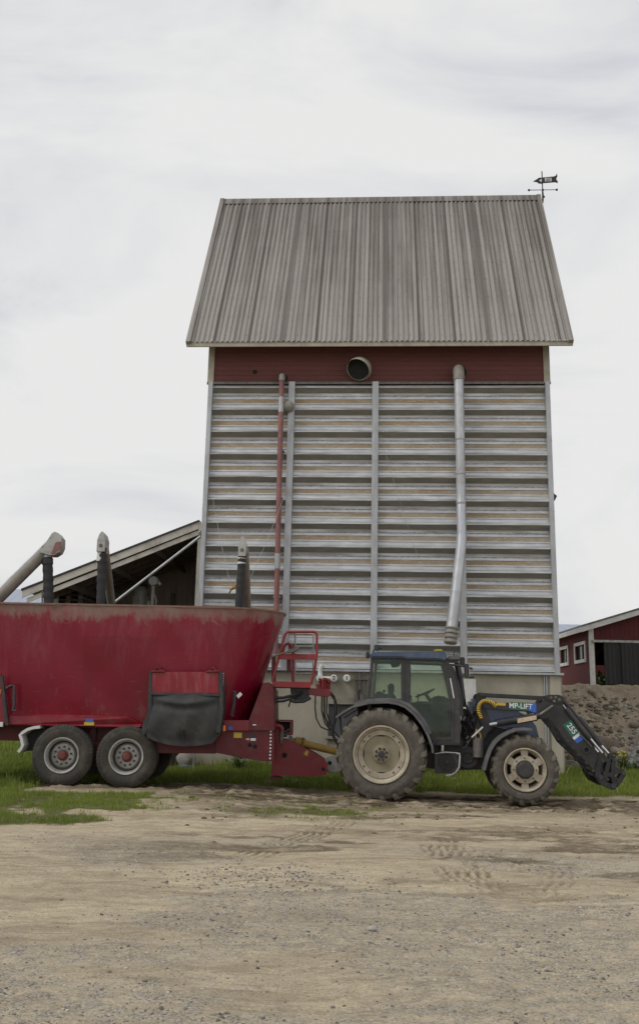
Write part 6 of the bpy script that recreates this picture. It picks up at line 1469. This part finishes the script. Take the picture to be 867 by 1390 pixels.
# ------------------------------------------------------------------ grass
def m_grass(name, stops):
    m, n, l = nt(name); a = n.new('ShaderNodeAttribute'); a.attribute_name = 'tone'
    col = ramp(n, l, a.outputs['Fac'], stops)
    b = bsdf(n, l, col, .6, 0, None, spec=.25); tr = n.new('ShaderNodeBsdfTranslucent'); l.new(col, tr.inputs[0])
    o = [x for x in n if x.bl_idname == 'ShaderNodeOutputMaterial'][0]; ms = n.new('ShaderNodeMixShader'); ms.inputs[0].default_value = .3
    l.new(b.outputs[0], ms.inputs[1]); l.new(tr.outputs[0], ms.inputs[2]); l.new(ms.outputs[0], o.inputs[0]); return m
GR = m_grass('grass_blades', [(0.0, (.085, .13, .020)), (.35, (.165, .215, .04)), (.75, (.27, .335, .06)), (.93, (.35, .35, .11)), (1.0, (.46, .40, .20))])
def blades(name, x, y, z, hgt_, wid, lean=.5):
    N = len(x); a = rg.random(N)*6.28; la = rg.random(N)*6.28; ln = hgt_*lean*rg.random(N)
    dx_, dy_ = np.cos(a)*wid/2, np.sin(a)*wid/2; tx, ty = np.cos(la)*ln, np.sin(la)*ln
    v0 = np.stack([x-dx_, y-dy_, z-.01], 1); v1 = np.stack([x+dx_, y+dy_, z-.01], 1)
    v2 = np.stack([x+dx_*.7+tx*.4, y+dy_*.7+ty*.4, z+hgt_*.6], 1); v3 = np.stack([x-dx_*.7+tx*.4, y-dy_*.7+ty*.4, z+hgt_*.6], 1); v4 = np.stack([x+tx, y+ty, z+hgt_], 1)
    V = np.stack([v0, v1, v2, v3, v4], 1).reshape(-1, 3); o = 5*np.arange(N)[:, None]
    F = np.concatenate([o+np.array([[0, 1, 2]]), o+np.array([[0, 2, 3]]), o+np.array([[3, 2, 4]])])
    tone = np.clip(.55*fbm(x, y, 1.3, 3, 101)+.25*rg.random(N)+.35*(fbm(x, y, .35, 2, 7)-.3), 0, 1)
    tone = np.where(rg.random(N) < .035, 1.0, tone)
    ob = arr_mesh(name, V, F, GR, True, {'tone': np.repeat(tone, 5)}); return tag(ob, kind='stuff')
def gscatter(name, N, x0, x1, y0, y1, h0, h1, w, thr=.35):
    x = rg.uniform(x0, x1, N); y = rg.uniform(y0, y1, N); g_, m_, v_ = masks(x, y)
    cl = fbm(x, y, 5, 3, 44); keep = (rg.random(N) < g_**1.3*sst(.28, .5, cl)) & ~((x > 5.5) & (y > 27.6)); x, y, cl = x[keep], y[keep], cl[keep]
    h_ = (h0+(h1-h0)*rg.random(len(x)))*(.45+1.1*sst(.3, .7, cl))*np.where(rg.random(len(x)) < .03, 1.9, 1.0); z = np.where(y < 30, gz(x, y), hgt(x, y))
    return blades(name, x, y, z, h_, w)
gscatter('grass', 170000, -7.5, 1.8, 12.3, 19.6, .018, .055, .007)
gscatter('grass', 130000, -7.5, 9.5, 20.6, 25.6, .04, .12, .011)
gscatter('grass', 26000, 6.2, 12.5, 24.5, 27.7, .08, .2, .014)
gscatter('grass', 60000, -12, -5.2, 18.0, 30, .05, .13, .014)
gscatter('grass', 60000, -24, -7, 28, 55, .08, .16, .035)
# tall weeds along the tower foot and by the bank
x = rg.uniform(-5, 6.3, 9000); y = 25.36-.065*x+.0*x-.5*rg.random(9000)**2; y = y+0; z = np.full_like(x, GB)*1.0
z = gz(x, y); k = rg.random(9000) < sst(.42, .6, fbm(x, y, 1.5, 3, 66)); blades('tall_grass', x[k], y[k], z[k], .12+.28*rg.random(k.sum())**2, .016, .7)
def weed(px, label, n, hh_, flowers, Yd):
    P = W(px, 1050, Yd); z0 = float(hgt(P.x, Yd)); t = bpy.data.objects.new('flowering_weed', None); C.objects.link(t); t.location = (P.x, Yd, z0); tag(t, label, 'weed')
    rs = random.Random(px); st = MB(); lf = MB(); fl = MB()
    for i in range(n):
        a = rs.random()*6.28; L = hh_*(.5+.5*rs.random()); sp = .3*rs.random(); tip = (math.cos(a)*sp, math.sin(a)*sp, L)
        st.tube([(math.cos(a)*.05, math.sin(a)*.05, 0), (tip[0]*.5, tip[1]*.5, L*.6), tip], .005, 5)
        for k in range(9):
            f = .15+.8*rs.random(); b = rs.random()*6.28; c = (tip[0]*f, tip[1]*f, L*f); w = .03+.05*rs.random()
            d = (math.cos(b)*w*1.6, math.sin(b)*w*1.6, w*.6); s_ = (-math.sin(b)*w*.35, math.cos(b)*w*.35, 0)
            lf.add([c, (c[0]+d[0]*.5+s_[0], c[1]+d[1]*.5+s_[1], c[2]+d[2]*.6), (c[0]+d[0], c[1]+d[1], c[2]+d[2]*.7), (c[0]+d[0]*.5-s_[0], c[1]+d[1]*.5-s_[1], c[2]+d[2]*.6)], [(0, 1, 2, 3)])
        if flowers and rs.random() < .6:
            for k in range(3): fl.ball((tip[0]+rs.random()*.06-.03, tip[1], tip[2]+rs.random()*.05), .022, 7, 5, (1, 1, .6))
    st.build('stem', 'leaf', t); lf.build('leaf', 'leaf', t, smooth=False)
    if fl.v: fl.build('flower', 'flower', t)
weed(846, 'yellow flowered weed clump growing by the bank beyond the loader tip', 34, .62, True, 26.0)
weed(862, 'leafy green weed at the right edge below the grey gravel', 26, .45, False, 25.8)
weed(322, 'low dark weed clump against the tower foot under the mixer drawbar', 24, .4, False, 24.9)
# bushes behind the red barn seen through its door
def bush(loc, r, label):
    t = bpy.data.objects.new('bush', None); C.objects.link(t); t.location = loc; tag(t, label, 'bush')
    rs = random.Random(int(loc[0]*10)); lf = MB()
    for i in range(1400):
        a = rs.random()*6.28; u = rs.random()*2-1; rr = r*(.45+.6*rs.random()**.5)*(1+.25*math.sin(a*3+u*4)); s_ = math.sqrt(1-u*u)
        c = (math.cos(a)*s_*rr, math.sin(a)*s_*rr, r*1.0+u*rr*.9)
        if c[2] < 0: continue
        w = .12+.12*rs.random(); d = Vector((rs.random()-.5, rs.random()-.5, rs.random()-.5)).normalized()*w; e = d.cross(Vector((rs.random(), rs.random(), rs.random()))).normalized()*w*.5
        c = Vector(c); lf.add([c-d, c+e, c+d, c-e], [(0, 1, 2, 3)])
    lf.build('foliage', 'tree_leaf', t, smooth=False)
    tk = MB()
    for k in range(5): a = k*1.26; tk.tube([(0, 0, 0), (math.cos(a)*r*.2, math.sin(a)*r*.2, r*.6), (math.cos(a)*r*.5, math.sin(a)*r*.5, r*1.3)], .05, 6)
    tk.build('branches', 'bark', t)
P = RB.w(bx+.9, LEN+2.5, 0); bush((P.x, P.y, ZB-.4), .9, 'green bush seen through the gap of the red barn door')
# ================================================================== LIGHT
wd = bpy.data.worlds.new('World'); S.world = wd; wd.use_nodes = True; n = wd.node_tree.nodes; l = wd.node_tree.links; n.clear()
SUN_EL, SUN_AZ = R(48), R(-115)    # azimuth from +Y, clockwise: the sun stands behind cloud, left and a little behind the camera
sky = n.new('ShaderNodeTexSky'); sky.sky_type = 'NISHITA'; sky.sun_disc = False; sky.sun_elevation = SUN_EL; sky.sun_rotation = SUN_AZ
tc = n.new('ShaderNodeTexCoord'); v = tc.outputs['Generated']
sp = n.new('ShaderNodeSeparateXYZ'); l.new(v, sp.inputs[0])
a = noise(n, l, v, 2.1, 7, .56, (1, 1, 2.6), .6); b = noise(n, l, v, .75, 3, .5, (1, 1, 1.6), .2)
f = mth(n, l, 'ADD', mth(n, l, 'MULTIPLY', a, .78), mth(n, l, 'MULTIPLY', b, .52))
cl = ramp(n, l, f, [(.53, (.63, .65, .715)), (.61, (.76, .77, .81)), (.665, (.87, .87, .88)), (.74, (.96, .955, .94))])
hz = ramp(n, l, sp.outputs[2], [(0.0, 1.0), (.22, .35), (.5, 0.0)])
cl = mix(n, l, mth(n, l, 'MULTIPLY', hz, .35), cl, (.86, .84, .80))
vm_ = n.new('ShaderNodeVectorMath'); vm_.operation = 'SCALE'; vm_.inputs['Scale'].default_value = 9.0; l.new(cl, vm_.inputs[0])
mx = mix(n, l, .93, sky.outputs[0], vm_.outputs[0])
bg = n.new('ShaderNodeBackground'); bg.inputs['Strength'].default_value = .1; l.new(mx, bg.inputs[0])
wo = n.new('ShaderNodeOutputWorld'); l.new(bg.outputs[0], wo.inputs[0])
sd = bpy.data.lights.new('sun', 'SUN'); sd.energy = 1.4; sd.angle = R(25); sd.color = (1, .97, .92)
so = bpy.data.objects.new('sun', sd); C.objects.link(so)
dv = Vector((math.sin(SUN_AZ)*math.cos(SUN_EL), math.cos(SUN_AZ)*math.cos(SUN_EL), math.sin(SUN_EL)))
so.rotation_euler = dv.to_track_quat('Z', 'Y').to_euler()
S.view_settings.view_transform = 'Standard'; S.view_settings.look = 'None'; S.view_settings.exposure = 0; S.view_settings.gamma = 1
S.render.engine = 'CYCLES'
